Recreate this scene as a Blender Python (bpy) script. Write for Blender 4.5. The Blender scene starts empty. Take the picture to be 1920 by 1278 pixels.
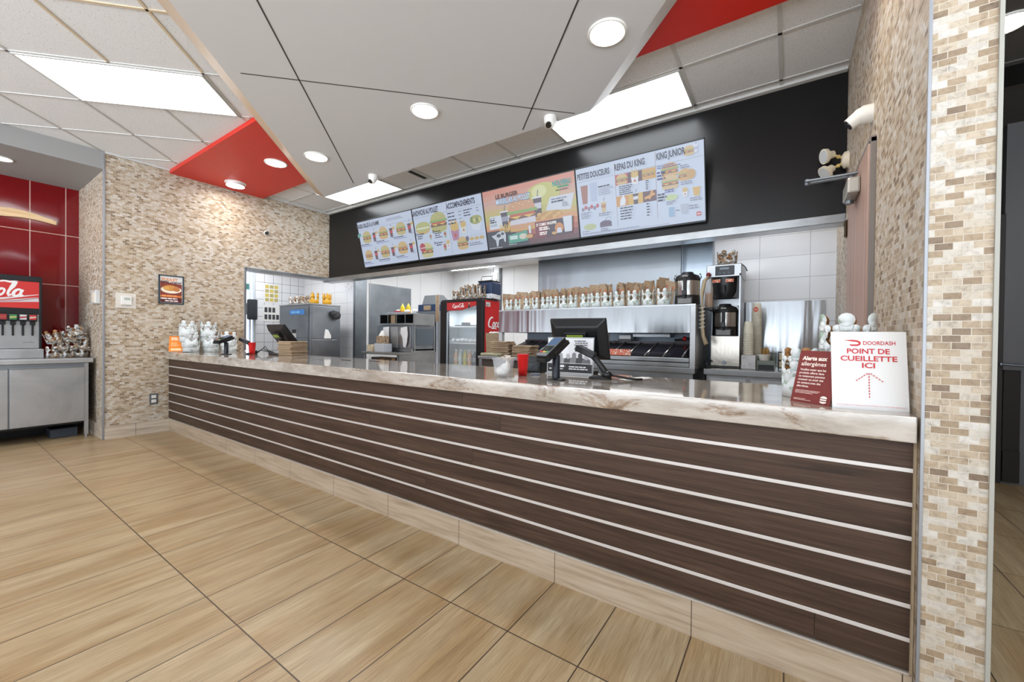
import bpy, bmesh, math, random
from mathutils import Matrix, Vector, Euler
random.seed(7)
PI = math.pi
scene = bpy.context.scene
COL = scene.collection
R90 = PI / 2

# ------------------------------------------------------------------ helpers
def lin(c):
    out = []
    for v in c[:3]:
        v = v / 255.0
        out.append(v / 12.92 if v <= 0.04045 else ((v + 0.055) / 1.055) ** 2.4)
    return (out[0], out[1], out[2], 1.0)

class MB:
    """mesh builder: shapes are added in the local space of the object"""
    def __init__(self):
        self.v, self.f, self.mi, self.sm = [], [], [], []
    def add(self, verts, faces, mi=0, smooth=False, T=None):
        o = len(self.v)
        for p in verts:
            p = Vector(p)
            self.v.append(T @ p if T is not None else p)
        for f in faces:
            self.f.append([i + o for i in f]); self.mi.append(mi); self.sm.append(smooth)
        return self
    def box(self, x0, x1, y0, y1, z0, z1, mi=0, T=None):
        v = [(x0,y0,z0),(x1,y0,z0),(x1,y1,z0),(x0,y1,z0),(x0,y0,z1),(x1,y0,z1),(x1,y1,z1),(x0,y1,z1)]
        f = [(0,3,2,1),(4,5,6,7),(0,1,5,4),(1,2,6,5),(2,3,7,6),(3,0,4,7)]
        return self.add(v, f, mi, False, T)
    def lathe(self, prof, n=24, mi=0, T=None, cx=0, cy=0, smooth=True, cap=True):
        v, f = [], []
        for r, z in prof:
            for i in range(n):
                a = 2 * PI * i / n
                v.append((cx + r * math.cos(a), cy + r * math.sin(a), z))
        for k in range(len(prof) - 1):
            for i in range(n):
                j = (i + 1) % n
                f.append((k*n+i, k*n+j, (k+1)*n+j, (k+1)*n+i))
        self.add(v, f, mi, smooth, T)
        if cap:
            if prof[0][0] > 1e-5: self.add(v[:n], [tuple(reversed(range(n)))], mi, False, T)
            if prof[-1][0] > 1e-5: self.add(v[-n:], [tuple(range(n))], mi, False, T)
        return self
    def cyl(self, p0, p1, r0, r1=None, n=20, mi=0, T=None):
        p0, p1 = Vector(p0), Vector(p1)
        d = p1 - p0
        M = Matrix.Translation(p0) @ d.to_track_quat('Z', 'Y').to_matrix().to_4x4()
        if T is not None: M = T @ M
        return self.lathe([(r0, 0), (r0 if r1 is None else r1, d.length)], n, mi, M)
    def ball(self, c, r, n=16, mi=0, T=None, sx=1, sy=1, sz=1):
        prof = [(max(1e-4, math.sin(PI*k/8)) , -math.cos(PI*k/8)) for k in range(9)]
        M = Matrix.Translation(c) @ Matrix.Diagonal((r*sx, r*sy, r*sz, 1))
        if T is not None: M = T @ M
        return self.lathe(prof, n, mi, M, cap=False)
    def tube(self, pts, r, n=8, mi=0, T=None):
        pts = [Vector(p) for p in pts]
        v, f = [], []
        for k, p in enumerate(pts):
            t = (pts[min(k+1, len(pts)-1)] - pts[max(k-1, 0)]).normalized()
            q = t.to_track_quat('Z', 'Y')
            rr = r[k] if isinstance(r, (list, tuple)) else r
            for i in range(n):
                a = 2 * PI * i / n
                v.append(p + q @ Vector((rr*math.cos(a), rr*math.sin(a), 0)))
        for k in range(len(pts) - 1):
            for i in range(n):
                j = (i + 1) % n
                f.append((k*n+i, k*n+j, (k+1)*n+j, (k+1)*n+i))
        f2 = [tuple(reversed(range(n))), tuple(range((len(pts)-1)*n, len(pts)*n))]
        self.add(v, f, mi, True, T); o = len(self.v) - len(v)
        for q in f2:
            self.f.append([i + o for i in q]); self.mi.append(mi); self.sm.append(False)
        return self
    def prism(self, poly, z0, z1, mi=0, T=None):
        n = len(poly)
        v = [(x, y, z0) for x, y in poly] + [(x, y, z1) for x, y in poly]
        f = [tuple(reversed(range(n))), tuple(range(n, 2*n))] + [(i, (i+1) % n, n+(i+1) % n, n+i) for i in range(n)]
        return self.add(v, f, mi, False, T)
    def mesh(self, name):
        me = bpy.data.meshes.new(name)
        me.from_pydata([tuple(p) for p in self.v], [], self.f)
        me.polygons.foreach_set('material_index', self.mi)
        me.polygons.foreach_set('use_smooth', self.sm)
        me.update()
        return me

def tag(o, label=None, cat=None, group=None, kind=None):
    if label: o['label'] = label
    if cat: o['category'] = cat
    if group: o['group'] = group
    if kind: o['kind'] = kind
    return o

def thing(name, label, cat, loc=(0,0,0), rot=(0,0,0), group=None):
    o = bpy.data.objects.new(name, None); COL.objects.link(o)
    o.location = loc; o.rotation_euler = rot; o.empty_display_size = .05
    return tag(o, label, cat, group)

def obj(name, b, mats, parent=None, bevel=0, solid=0, loc=None, rot=None, label=None, seg=2):
    me = b.mesh(name) if isinstance(b, (MB,)) else b
    o = bpy.data.objects.new(name, me); COL.objects.link(o)
    if not me.materials:
        for m in (mats if isinstance(mats, (list, tuple)) else [mats]): me.materials.append(m)
    if parent is not None: o.parent = parent
    if loc: o.location = loc
    if rot: o.rotation_euler = rot
    if solid:
        s = o.modifiers.new('solid', 'SOLIDIFY'); s.thickness = solid; s.offset = -1
        if len(me.materials) > 1: s.material_offset = 1
    if bevel:
        m = o.modifiers.new('bevel', 'BEVEL'); m.width = bevel; m.segments = seg; m.limit_method = 'ANGLE'; m.angle_limit = 0.7
        m.harden_normals = False
    if label: o['label'] = label
    return o

def single(name, b, mats, label, cat, loc=(0,0,0), rot=(0,0,0), group=None, bevel=0, solid=0):
    o = obj(name, b, mats, None, bevel, solid, loc, rot)
    return tag(o, label, cat, group)

def struct(name, b, mats, label=None, bevel=0, parent=None):
    o = obj(name, b, mats, parent, bevel)
    if parent is None: tag(o, label, None, None, 'structure')
    return o

def dup(root, loc, rot=None, label=None, group=None):
    """copy of a thing with copies of its parts and sub-parts"""
    r = root.copy(); COL.objects.link(r); r.location = loc
    if rot is not None: r.rotation_euler = rot
    if label: r['label'] = label
    if group: r['group'] = group
    for ch in list(root.children):
        c = ch.copy(); COL.objects.link(c); c.parent = r
        for g in list(ch.children):
            d = g.copy(); COL.objects.link(d); d.parent = c
    return r

# ------------------------------------------------------------------ flat graphics (printed matter and screens)
_fc = {}
def glyphs(s, bold=0.0, shear=0.0):
    key = (s, bold, shear)
    if key in _fc: return _fc[key]
    cu = bpy.data.curves.new('t', 'FONT'); cu.body = s; cu.size = 1; cu.offset = bold; cu.shear = shear; cu.resolution_u = 3
    o = bpy.data.objects.new('t', cu)
    me = bpy.data.meshes.new_from_object(o)
    v = [tuple(p.co) for p in me.vertices]; f = [tuple(p.vertices) for p in me.polygons]
    bpy.data.objects.remove(o); bpy.data.curves.remove(cu); bpy.data.meshes.remove(me)
    _fc[key] = (v, f)
    return v, f

_gm = {}
def gmat(c, emit, strength=1.0, rough=.5):
    key = (c, emit, strength, rough)
    if key in _gm: return _gm[key]
    m = bpy.data.materials.new('screen_colour' if emit else 'print_ink'); m.use_nodes = True
    b = m.node_tree.nodes['Principled BSDF']
    if emit:
        b.inputs['Base Color'].default_value = (.01, .01, .01, 1)
        b.inputs['Emission Color'].default_value = lin(c); b.inputs['Emission Strength'].default_value = strength
        b.inputs['Roughness'].default_value = .35
    else:
        b.inputs['Base Color'].default_value = lin(c); b.inputs['Roughness'].default_value = rough
    _gm[key] = m
    return m

class G2:
    """drawing in the local XY plane, facing +Z"""
    def __init__(self, emit=False, z=0.0, strength=1.0, step=.00025):
        self.b = MB(); self.cols = []; self.emit = emit; self.z = z; self.st = strength; self.step = step
    mute = 0
    def _mi(self, c):
        if self.mute: c = tuple(int(a*(1-self.mute) + b*self.mute) for a, b in zip(c, (140,152,170)))
        if c not in self.cols: self.cols.append(c)
        return self.cols.index(c)
    def poly(self, pts, c):
        self.z += self.step
        self.b.add([(x, y, self.z) for x, y in pts], [tuple(range(len(pts)))], self._mi(c))
    def rect(self, x0, y0, x1, y1, c): self.poly([(x0,y0),(x1,y0),(x1,y1),(x0,y1)], c)
    def ell(self, x, y, rx, ry, c, a0=0, a1=360, n=20):
        P = [(x + rx*math.cos(math.radians(a0+(a1-a0)*i/n)), y + ry*math.sin(math.radians(a0+(a1-a0)*i/n))) for i in range(n if a1-a0 >= 360 else n+1)]
        self.poly(P, c)
    def stroke(self, pts, w, c):
        self.z += self.step
        P = [Vector((x, y)) for x, y in pts]; L = []; Rr = []
        for k, p in enumerate(P):
            t = (P[min(k+1, len(P)-1)] - P[max(k-1, 0)])
            if t.length < 1e-9: t = Vector((1, 0))
            t.normalize(); nrm = Vector((-t.y, t.x))
            ww = (w[k] if isinstance(w, (list, tuple)) else w) / 2
            L.append(p + nrm*ww); Rr.append(p - nrm*ww)
        n = len(P)
        v = [(q.x, q.y, self.z) for q in L] + [(q.x, q.y, self.z) for q in Rr]
        self.b.add(v, [(i, n+i, n+i+1, i+1) for i in range(n-1)], self._mi(c))
    def text(self, s, x, y, h, c, w=None, align='L', bold=0.0, shear=0.0, wmax=None):
        v, f = glyphs(s, bold, shear)
        if not v: return
        self.z += self.step
        x0 = min(p[0] for p in v); x1 = max(p[0] for p in v)
        k = h / 0.69; kx = k
        if w: kx = w / max(1e-6, x1 - x0)
        elif wmax and (x1-x0)*k > wmax: kx = wmax/(x1-x0)
        ww = (x1 - x0) * kx
        ox = x - (0 if align == 'L' else ww/2 if align == 'C' else ww)
        self.b.add([(ox + (p[0]-x0)*kx, y + p[1]*k, self.z) for p in v], f, self._mi(c))
    def bars(self, x, y, w, c, n=1, h=.008, gap=.014, ragged=True, rnd=random.Random(3)):
        """rows of illegible small print as broken word-length strokes"""
        for i in range(n):
            e = x + w * (rnd.uniform(.6, 1) if ragged else 1); q = x
            while q < e:
                l = min(rnd.uniform(.012, .04) * max(1, h/.008), e - q)
                self.rect(q, y - i*gap, q + l, y - i*gap + h, c); self.z -= self.step
                q += l + h*.5
        self.z += self.step
    def obj(self, name, parent, **k):
        return obj(name, self.b, [gmat(c, self.emit, self.st) for c in self.cols], parent, **k)

def arc(x, y, rx, ry, a0, a1, n=14):
    return [(x + rx*math.cos(math.radians(a0+(a1-a0)*i/n)), y + ry*math.sin(math.radians(a0+(a1-a0)*i/n))) for i in range(n+1)]

def cola_script(g, x, y, h, c, text='Coca-Cola'):
    """flowing script lettering drawn with strokes; x,y = left end of the baseline, h = capital height"""
    w = h * .13; s = .35
    def S(pts, ww): g.stroke([(x + (px + s*py)*h, y + py*h) for px, py in pts], ww, c)
    def vary(pts, a, b): return [w*(a + (b-a)*math.sin(PI*i/(len(pts)-1))) for i in range(len(pts))]
    px = 0
    first = True
    for ch in text:
        if ch == 'C':
            p = arc(px+.38, .48, .36, .5, 55, 300, 22)
            S(p, vary(p, .6, 1.7))
            if first:
                q = [(px+.5, .03), (px+.75, -.16), (px+1.2, -.12), (px+1.6, -.22)]
            else:
                q = [(px+.55, .93), (px+.8, 1.05), (px+1.1, .98), (px+1.45, 1.12)]
            S(q, vary(q, .4, 1.2)); first = False
            px += .72
        elif ch in 'oa':
            p = arc(px+.2, .24, .16, .24, 0, 360, 18); S(p, vary(p, .8, 1.3))
            if ch == 'a': S([(px+.37, .48), (px+.36, .1), (px+.44, .0), (px+.52, .1)], w*1.1)
            px += .46 if ch == 'o' else .52
        elif ch == 'c':
            p = arc(px+.2, .24, .17, .24, 50, 320, 14); S(p, vary(p, .7, 1.3)); px += .4
        elif ch == 'l':
            p = [(px+.06, .3), (px+.2, .7), (px+.2, 1.0), (px+.1, 1.02), (px+.08, .6), (px+.1, .15), (px+.18, 0), (px+.28, .1)]
            S(p, w*1.05); px += .3
        elif ch == '-':
            S([(px, .25), (px+.22, .28)], w); px += .26
    return px * h
# ------------------------------------------------------------------ materials
def new_mat(name):
    m = bpy.data.materials.new(name); m.use_nodes = True
    return m, m.node_tree, m.node_tree.nodes['Principled BSDF']

_pm = {}
def plain(name, c, rough=.5, metal=0.0, spec=.5, alpha=1, coat=0, trans=0, ior=1.45, emis=None, es=0):
    if name in _pm: return _pm[name]
    m, nt, b = new_mat(name)
    b.inputs['Base Color'].default_value = lin(c); b.inputs['Roughness'].default_value = rough
    b.inputs['Metallic'].default_value = metal; b.inputs['Specular IOR Level'].default_value = spec
    b.inputs['Coat Weight'].default_value = coat; b.inputs['Coat Roughness'].default_value = .08
    b.inputs['Transmission Weight'].default_value = trans; b.inputs['IOR'].default_value = ior
    b.inputs['Alpha'].default_value = alpha
    if emis:
        b.inputs['Emission Color'].default_value = lin(emis); b.inputs['Emission Strength'].default_value = es
    _pm[name] = m
    return m

def N(nt, t, **k):
    n = nt.nodes.new(t)
    for a, v in k.items(): setattr(n, a, v)
    return n

def ramp(nt, stops, interp='LINEAR'):
    n = nt.nodes.new('ShaderNodeValToRGB'); e = n.color_ramp.elements; n.color_ramp.interpolation = interp
    while len(e) < len(stops): e.new(.5)
    for k, (p, c) in enumerate(stops):
        e[k].position = p; e[k].color = lin(c)
    return n

def uvw(nt, su=1.0, sv=1.0, ou=0.0, ov=0.0):
    """wall coordinates: u runs along the wall, v up; works on walls facing X or Y"""
    L = nt.links.new
    tc = N(nt, 'ShaderNodeTexCoord'); ge = N(nt, 'ShaderNodeNewGeometry')
    sp = N(nt, 'ShaderNodeSeparateXYZ'); L(tc.outputs['Object'], sp.inputs[0])
    sn = N(nt, 'ShaderNodeSeparateXYZ'); L(ge.outputs['True Normal'], sn.inputs[0])
    ax = N(nt, 'ShaderNodeMath', operation='ABSOLUTE'); L(sn.outputs['X'], ax.inputs[0])
    gt = N(nt, 'ShaderNodeMath', operation='GREATER_THAN'); L(ax.outputs[0], gt.inputs[0]); gt.inputs[1].default_value = .7
    mx = N(nt, 'ShaderNodeMix', data_type='FLOAT'); L(gt.outputs[0], mx.inputs[0]); L(sp.outputs['X'], mx.inputs[2]); L(sp.outputs['Y'], mx.inputs[3])
    cb = N(nt, 'ShaderNodeCombineXYZ')
    ma = N(nt, 'ShaderNodeMath', operation='MULTIPLY_ADD'); L(mx.outputs[0], ma.inputs[0]); ma.inputs[1].default_value = su; ma.inputs[2].default_value = ou
    mb = N(nt, 'ShaderNodeMath', operation='MULTIPLY_ADD'); L(sp.outputs['Z'], mb.inputs[0]); mb.inputs[1].default_value = sv; mb.inputs[2].default_value = ov
    L(ma.outputs[0], cb.inputs[0]); L(mb.outputs[0], cb.inputs[1])
    return cb.outputs[0], tc.outputs['Object']

def mix_rgb(nt, fac, a, b, mode='MIX'):
    n = N(nt, 'ShaderNodeMix', data_type='RGBA', blend_type=mode)
    for sock, val in ((n.inputs[0], fac), (n.inputs[6], a), (n.inputs[7], b)):
        if hasattr(val, 'links') or hasattr(val, 'is_output'): nt.links.new(val, sock)
        else: sock.default_value = val
    return n.outputs[2]

def bump(nt, b, h, strength=.3, dist=.002):
    n = N(nt, 'ShaderNodeBump'); n.inputs['Strength'].default_value = strength; n.inputs['Distance'].default_value = dist
    nt.links.new(h, n.inputs['Height']); nt.links.new(n.outputs[0], b.inputs['Normal'])

def noise(nt, vec, scale, detail=4, rough=.55, dist=0):
    n = N(nt, 'ShaderNodeTexNoise'); n.inputs['Scale'].default_value = scale; n.inputs['Detail'].default_value = detail
    n.inputs['Roughness'].default_value = rough; n.inputs['Distortion'].default_value = dist
    if vec is not None: nt.links.new(vec, n.inputs['Vector'])
    return n

def mapping(nt, vec, scale=(1,1,1), loc=(0,0,0), rot=(0,0,0)):
    n = N(nt, 'ShaderNodeMapping'); n.inputs['Scale'].default_value = scale; n.inputs['Location'].default_value = loc; n.inputs['Rotation'].default_value = rot
    nt.links.new(vec, n.inputs['Vector']); return n.outputs[0]

def brick(nt, vec, w, h, mortar, offset=.5, smooth=.1):
    n = N(nt, 'ShaderNodeTexBrick'); n.offset = offset; n.squash = 1
    n.inputs['Scale'].default_value = 1; n.inputs['Brick Width'].default_value = w; n.inputs['Row Height'].default_value = h
    n.inputs['Mortar Size'].default_value = mortar; n.inputs['Mortar Smooth'].default_value = smooth
    n.inputs['Color1'].default_value = (0,0,0,1); n.inputs['Color2'].default_value = (1,1,1,1); n.inputs['Mortar'].default_value = (.5,.5,.5,1)
    nt.links.new(vec, n.inputs['Vector'])
    return n

def stone_mosaic():
    m, nt, b = new_mat('travertine_mosaic'); L = nt.links.new
    uv, ob = uvw(nt)
    br = brick(nt, uv, .0395, .0206, .001)
    rp = ramp(nt, [(0, (132,113,94)), (.12, (164,144,119)), (.3, (182,164,140)), (.55, (196,183,164)), (.78, (202,196,186)), (1, (214,211,206))])
    L(br.outputs['Color'], rp.inputs[0])
    nz = noise(nt, ob, 42, 6, .68, .8)
    vr = ramp(nt, [(.28, (140,132,124)), (.40, (214,208,202)), (.55, (246,244,241)), (.75, (255,255,255))]); L(nz.outputs[0], vr.inputs[0])
    c = mix_rgb(nt, .75, rp.outputs[0], vr.outputs[0], 'MULTIPLY')
    big = noise(nt, ob, 1.1, 2); bg = ramp(nt, [(.35, (240,228,210)), (.65, (255,255,255))]); L(big.outputs[0], bg.inputs[0])
    c = mix_rgb(nt, .55, c, bg.outputs[0], 'MULTIPLY')
    c = mix_rgb(nt, br.outputs['Fac'], c, lin((196,186,170)))
    L(c, b.inputs['Base Color']); b.inputs['Roughness'].default_value = .5
    inv = N(nt, 'ShaderNodeMath', operation='SUBTRACT'); inv.inputs[0].default_value = 1; L(br.outputs['Fac'], inv.inputs[1])
    ad = N(nt, 'ShaderNodeMath', operation='MULTIPLY_ADD'); L(nz.outputs[0], ad.inputs[0]); ad.inputs[1].default_value = .5; L(inv.outputs[0], ad.inputs[2])
    bump(nt, b, ad.outputs[0], .5, .002)
    return m

def floor_tile():
    m, nt, b = new_mat('floor_tile'); L = nt.links.new
    tc = N(nt, 'ShaderNodeTexCoord'); ob = tc.outputs['Object']
    br = brick(nt, mapping(nt, ob, (1,1,1), (0, .396, 0)), .305, .6, .0026, 0, 0)
    # each tile shifts the grain so that the veins do not run through the joints
    mul = N(nt, 'ShaderNodeVectorMath', operation='MULTIPLY_ADD'); L(br.outputs['Color'], mul.inputs[0]); mul.inputs[1].default_value = (3, 7, 0); L(ob, mul.inputs[2])
    n1 = noise(nt, mapping(nt, mul.outputs[0], (26, 1.3, 1)), 1, 6, .6, .6)
    n2 = noise(nt, mapping(nt, mul.outputs[0], (260, 7, 1)), 1, 4, .65)
    n3 = noise(nt, mapping(nt, mul.outputs[0], (7, 1.6, 1)), 1, 2, .5)
    r1 = ramp(nt, [(.25, (150,129,99)), (.45, (168,147,115)), (.6, (178,158,126)), (.78, (190,171,142))]); L(n1.outputs[0], r1.inputs[0])
    r2 = ramp(nt, [(.3, (192,180,162)), (.6, (255,255,255))]); L(n2.outputs[0], r2.inputs[0])
    r3 = ramp(nt, [(.35, (228,208,180)), (.6, (255,255,255))]); L(n3.outputs[0], r3.inputs[0])
    c = mix_rgb(nt, .7, r1.outputs[0], r2.outputs[0], 'MULTIPLY')
    c = mix_rgb(nt, .7, c, r3.outputs[0], 'MULTIPLY')
    c = mix_rgb(nt, br.outputs['Fac'], c, lin((70,56,42)))
    L(c, b.inputs['Base Color']); b.inputs['Roughness'].default_value = .34; b.inputs['Specular IOR Level'].default_value = .4
    inv = N(nt, 'ShaderNodeMath', operation='SUBTRACT'); inv.inputs[0].default_value = 1; L(br.outputs['Fac'], inv.inputs[1])
    bump(nt, b, inv.outputs[0], .4, .0015)
    return m

def base_tile(name='base_tile', u0=0.0, grey=0):
    """the floor tile cut for skirting, grain lying down"""
    m, nt, b = new_mat(name); L = nt.links.new
    uv, ob = uvw(nt)
    br = brick(nt, mapping(nt, uv, (1,1,1), (u0, 2.0, 0)), .61, 8, .0016, 0, 0)
    n1 = noise(nt, mapping(nt, ob, (2.2, 2.2, 34)), 1, 6, .6, .4)
    r1 = ramp(nt, [(.3, (150,130,108)), (.5, (178,159,136)), (.7, (192,176,156))] if not grey else [(.3, (160,145,126)), (.5, (190,176,158)), (.7, (210,200,186))]); L(n1.outputs[0], r1.inputs[0])
    c = mix_rgb(nt, br.outputs['Fac'], r1.outputs[0], lin((74,58,42)))
    L(c, b.inputs['Base Color']); b.inputs['Roughness'].default_value = .4
    return m

def wood_laminate():
    m, nt, b = new_mat('dark_walnut_laminate'); L = nt.links.new
    tc = N(nt, 'ShaderNodeTexCoord'); oi = N(nt, 'ShaderNodeObjectInfo')
    mul = N(nt, 'ShaderNodeVectorMath', operation='MULTIPLY_ADD'); L(oi.outputs['Random'], mul.inputs[0]); mul.inputs[1].default_value = (9, 0, 5); L(tc.outputs['Object'], mul.inputs[2])
    n1 = noise(nt, mapping(nt, mul.outputs[0], (1.6, 1, 38)), 1, 7, .62, .8)
    n2 = noise(nt, mapping(nt, mul.outputs[0], (6, 1, 260)), 1, 3, .6)
    r1 = ramp(nt, [(.3, (56,41,31)), (.5, (76,57,45)), (.68, (90,69,56))]); L(n1.outputs[0], r1.inputs[0])
    r2 = ramp(nt, [(.3, (190,185,180)), (.65, (255,255,255))]); L(n2.outputs[0], r2.inputs[0])
    c = mix_rgb(nt, .8, r1.outputs[0], r2.outputs[0], 'MULTIPLY')
    L(c, b.inputs['Base Color']); b.inputs['Roughness'].default_value = .5; b.inputs['Specular IOR Level'].default_value = .3
    return m

def marble():
    m, nt, b = new_mat('beige_marble'); L = nt.links.new
    tc = N(nt, 'ShaderNodeTexCoord'); ob = tc.outputs['Object']
    v = mapping(nt, ob, (.8, 2.4, 2.4))
    n1 = noise(nt, v, 2.6, 8, .62, 1.4); n2 = noise(nt, v, 5.5, 9, .72, .8); n3 = noise(nt, v, 14, 6, .6, .3)
    r1 = ramp(nt, [(.3, (144,132,119)), (.48, (174,164,152)), (.66, (196,187,177))]); L(n1.outputs[0], r1.inputs[0])
    r2 = ramp(nt, [(.54, (255,255,255)), (.62, (186,154,124)), (.70, (112,84,62))]); L(n2.outputs[0], r2.inputs[0])
    r3 = ramp(nt, [(.3, (218,208,196)), (.55, (255,255,255))]); L(n3.outputs[0], r3.inputs[0])
    c = mix_rgb(nt, .85, r1.outputs[0], r2.outputs[0], 'MULTIPLY'); c = mix_rgb(nt, .6, c, r3.outputs[0], 'MULTIPLY')
    L(c, b.inputs['Base Color']); b.inputs['Roughness'].default_value = .09; b.inputs['Coat Weight'].default_value = .6; b.inputs['Coat Roughness'].default_value = .04
    return m

def ceiling_tile(name, c):
    m, nt, b = new_mat(name); L = nt.links.new
    tc = N(nt, 'ShaderNodeTexCoord')
    n1 = noise(nt, tc.outputs['Object'], 130, 3, .7); n2 = noise(nt, tc.outputs['Object'], 330, 2, .6)
    r1 = ramp(nt, [(.30, tuple(int(x*.66) for x in c)), (.40, c), (1, tuple(min(255, int(x*1.03)) for x in c))]); L(n1.outputs[0], r1.inputs[0])
    r2 = ramp(nt, [(.3, (205,205,205)), (.45, (255,255,255))]); L(n2.outputs[0], r2.inputs[0])
    L(mix_rgb(nt, .6, r1.outputs[0], r2.outputs[0], 'MULTIPLY'), b.inputs['Base Color']); b.inputs['Roughness'].default_value = .9; b.inputs['Specular IOR Level'].default_value = .1
    return m

def steel(name, c=(176,178,180), rough=.3, streak=(1, 1, 40), metal=1.0):
    m, nt, b = new_mat(name); L = nt.links.new
    tc = N(nt, 'ShaderNodeTexCoord')
    n1 = noise(nt, mapping(nt, tc.outputs['Object'], streak), 6, 4, .6)
    n2 = noise(nt, tc.outputs['Object'], 2.2, 4, .6, .6)
    mr = N(nt, 'ShaderNodeMapRange'); L(n1.outputs[0], mr.inputs[0]); mr.inputs[3].default_value = rough*.7; mr.inputs[4].default_value = rough*1.4
    r2 = ramp(nt, [(.3, tuple(int(x*.86) for x in c)), (.7, c)]); L(n2.outputs[0], r2.inputs[0])
    L(mr.outputs[0], b.inputs['Roughness']); L(r2.outputs[0], b.inputs['Base Color']); b.inputs['Metallic'].default_value = metal
    bump(nt, b, n2.outputs[0], .25, .012)
    return m

def streaky(name, c, rough, along=7.0, amt=.55):
    """thin sheet steel whose slight waves draw reflections out into upright streaks"""
    m, nt, b = new_mat(name); L = nt.links.new
    tc = N(nt, 'ShaderNodeTexCoord')
    n1 = noise(nt, mapping(nt, tc.outputs['Object'], (along, along, .35)), 1, 3, .55, .3)
    n2 = noise(nt, mapping(nt, tc.outputs['Object'], (160, 160, 2)), 1, 3, .6)
    mr = N(nt, 'ShaderNodeMapRange'); L(n2.outputs[0], mr.inputs[0]); mr.inputs[3].default_value = rough*.8; mr.inputs[4].default_value = rough*1.25
    b.inputs['Base Color'].default_value = lin(c); b.inputs['Metallic'].default_value = 1.0; L(mr.outputs[0], b.inputs['Roughness'])
    bump(nt, b, n1.outputs[0], amt, .03)
    return m

def grid_tile(name, c, grout, w, h, mortar, ou=0, ov=0, rough=.12, offset=0):
    m, nt, b = new_mat(name); L = nt.links.new
    uv, ob = uvw(nt, 1, 1, ou, ov)
    br = brick(nt, uv, w, h, mortar, offset, 0)
    L(mix_rgb(nt, br.outputs['Fac'], lin(c), lin(grout)), b.inputs['Base Color'])
    b.inputs['Roughness'].default_value = rough
    n2 = noise(nt, ob, 1.6, 2); bump(nt, b, n2.outputs[0], .15, .02)
    return m

def patchy(name, base, inks, scale=60, lo=.56, hi=.6, rough=.55, stretch=(1,1,1)):
    """printed paper: patches of ink on a base colour"""
    m, nt, b = new_mat(name); L = nt.links.new
    tc = N(nt, 'ShaderNodeTexCoord'); c = lin(base)
    for k, ink in enumerate(inks):
        n1 = noise(nt, mapping(nt, tc.outputs['Object'], stretch, (k*3.7, k*1.9, k*5.1)), scale, 3, .6, .5)
        r = ramp(nt, [(lo, (0,0,0)), (hi, (255,255,255))]); L(n1.outputs[0], r.inputs[0])
        c = mix_rgb(nt, r.outputs[0], c, lin(ink))
    L(c, b.inputs['Base Color']); b.inputs['Roughness'].default_value = rough
    return m

M_stone = stone_mosaic(); M_floor = floor_tile(); M_base = base_tile(); M_baseg = base_tile('base_tile_grey', .3, 1)
M_wood = wood_laminate(); M_marble = marble()
M_ceil = ceiling_tile('acoustic_tile', (229,229,229)); M_ceild = ceiling_tile('dimmed_hall_tile', (96,94,92))  # second tile is darkened to stand for the hall's dim light
M_tbar = plain('white_tbar', (200,199,196), .5); M_tbars = plain('stained_tbar', (208,190,162), .6)
M_red = plain('red_paint', (205,44,30), .45); M_cloud = plain('warm_grey_paint', (212,212,212), .5); M_cloude = plain('beige_edge', (176,154,128), .5)
M_grey = plain('grey_paint', (150,149,147), .6)
M_black = plain('black_satin_paint', (16,16,17), .3, spec=.45); M_halldim = plain('dimmed_hall_paint', (104,103,104), .6); M_dark = plain('dark_door', (26,22,18), .45)  # hall wall paint carries the dimness of the hall in its colour
M_steel = steel('brushed_steel'); M_steelv = steel('brushed_steel_vertical', (172,174,177), .3, (30, 30, 1)); M_steeld = steel('dull_steel', (150,156,162), .4, (20,20,1))
M_steelg = steel('satin_cabinet_steel', (190,191,192), .42, (1, 1, 30), .85)
M_alu = plain('aluminium_strip', (214,208,204), .35, .35); M_trim = plain('anodised_trim', (158,160,164), .4, .6)
M_white = plain('white_plastic', (226,224,218), .4); M_cream = plain('cream_plastic', (226,214,190), .45); M_paper = plain('white_paper', (228,228,226), .6)
M_blk = plain('black_plastic', (18,19,21), .38); M_blk2 = plain('black_rubber', (22,22,23), .6); M_navy = plain('navy_plastic', (34,52,84), .4)
M_glass = plain('clear_glass', (255,255,255), .03, trans=1, ior=1.1); M_lens = plain('dark_lens', (6,6,8), .08, spec=.8)
M_redp = plain('red_plastic', (196,16,18), .3); M_kraft = patchy('kraft_paper', (150,128,102), [(128,106,82)], 14, .5, .7, .75)
M_kraftp = patchy('printed_kraft', (150,130,106), [(196,150,84), (160,84,60), (116,96,74)], 30, .6, .64, .7, (1,1,.6))
M_crown = patchy('printed_crown', (218,222,222), [(190,200,198), (150,168,152)], 17, .56, .62)
M_crownd = patchy('dark_printed_crown', (206,206,204), [(58,56,54), (120,118,114), (150,120,84)], 30, .52, .56)
M_gold = plain('gold_card', (212,160,44), .4, .2); M_ginger = plain('gingerbread_brown', (160,112,68), .6)
M_tilew = grid_tile('white_wall_tile', (226,227,230), (176,176,178), .381, .196, .0022, -.072+.381, .024, .1)
M_tilew2 = grid_tile('white_side_tile', (232,233,236), (186,186,188), .381, .2, .0025, .1, .05, .12)
M_tiles = grid_tile('small_white_tile', (226,228,232), (150,152,156), .155, .155, .004, 0, .05, .15)
M_redt = grid_tile('dark_red_tile', (112,8,14), (190,160,150), .287, .615, .004, .099, .096, .08)
M_panelw = grid_tile('white_wall_panel', (226,226,226), (176,176,176), .6, 8, .004, .1, 2, .3)
M_diff = plain('light_diffuser', (255,255,255), .6, emis=(246,251,255), es=9.0)
M_down = plain('downlight_lens', (255,255,255), .4, emis=(255,250,244), es=14.0)
M_refl = plain('bright_reflector', (245,245,245), .25, .3)
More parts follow.
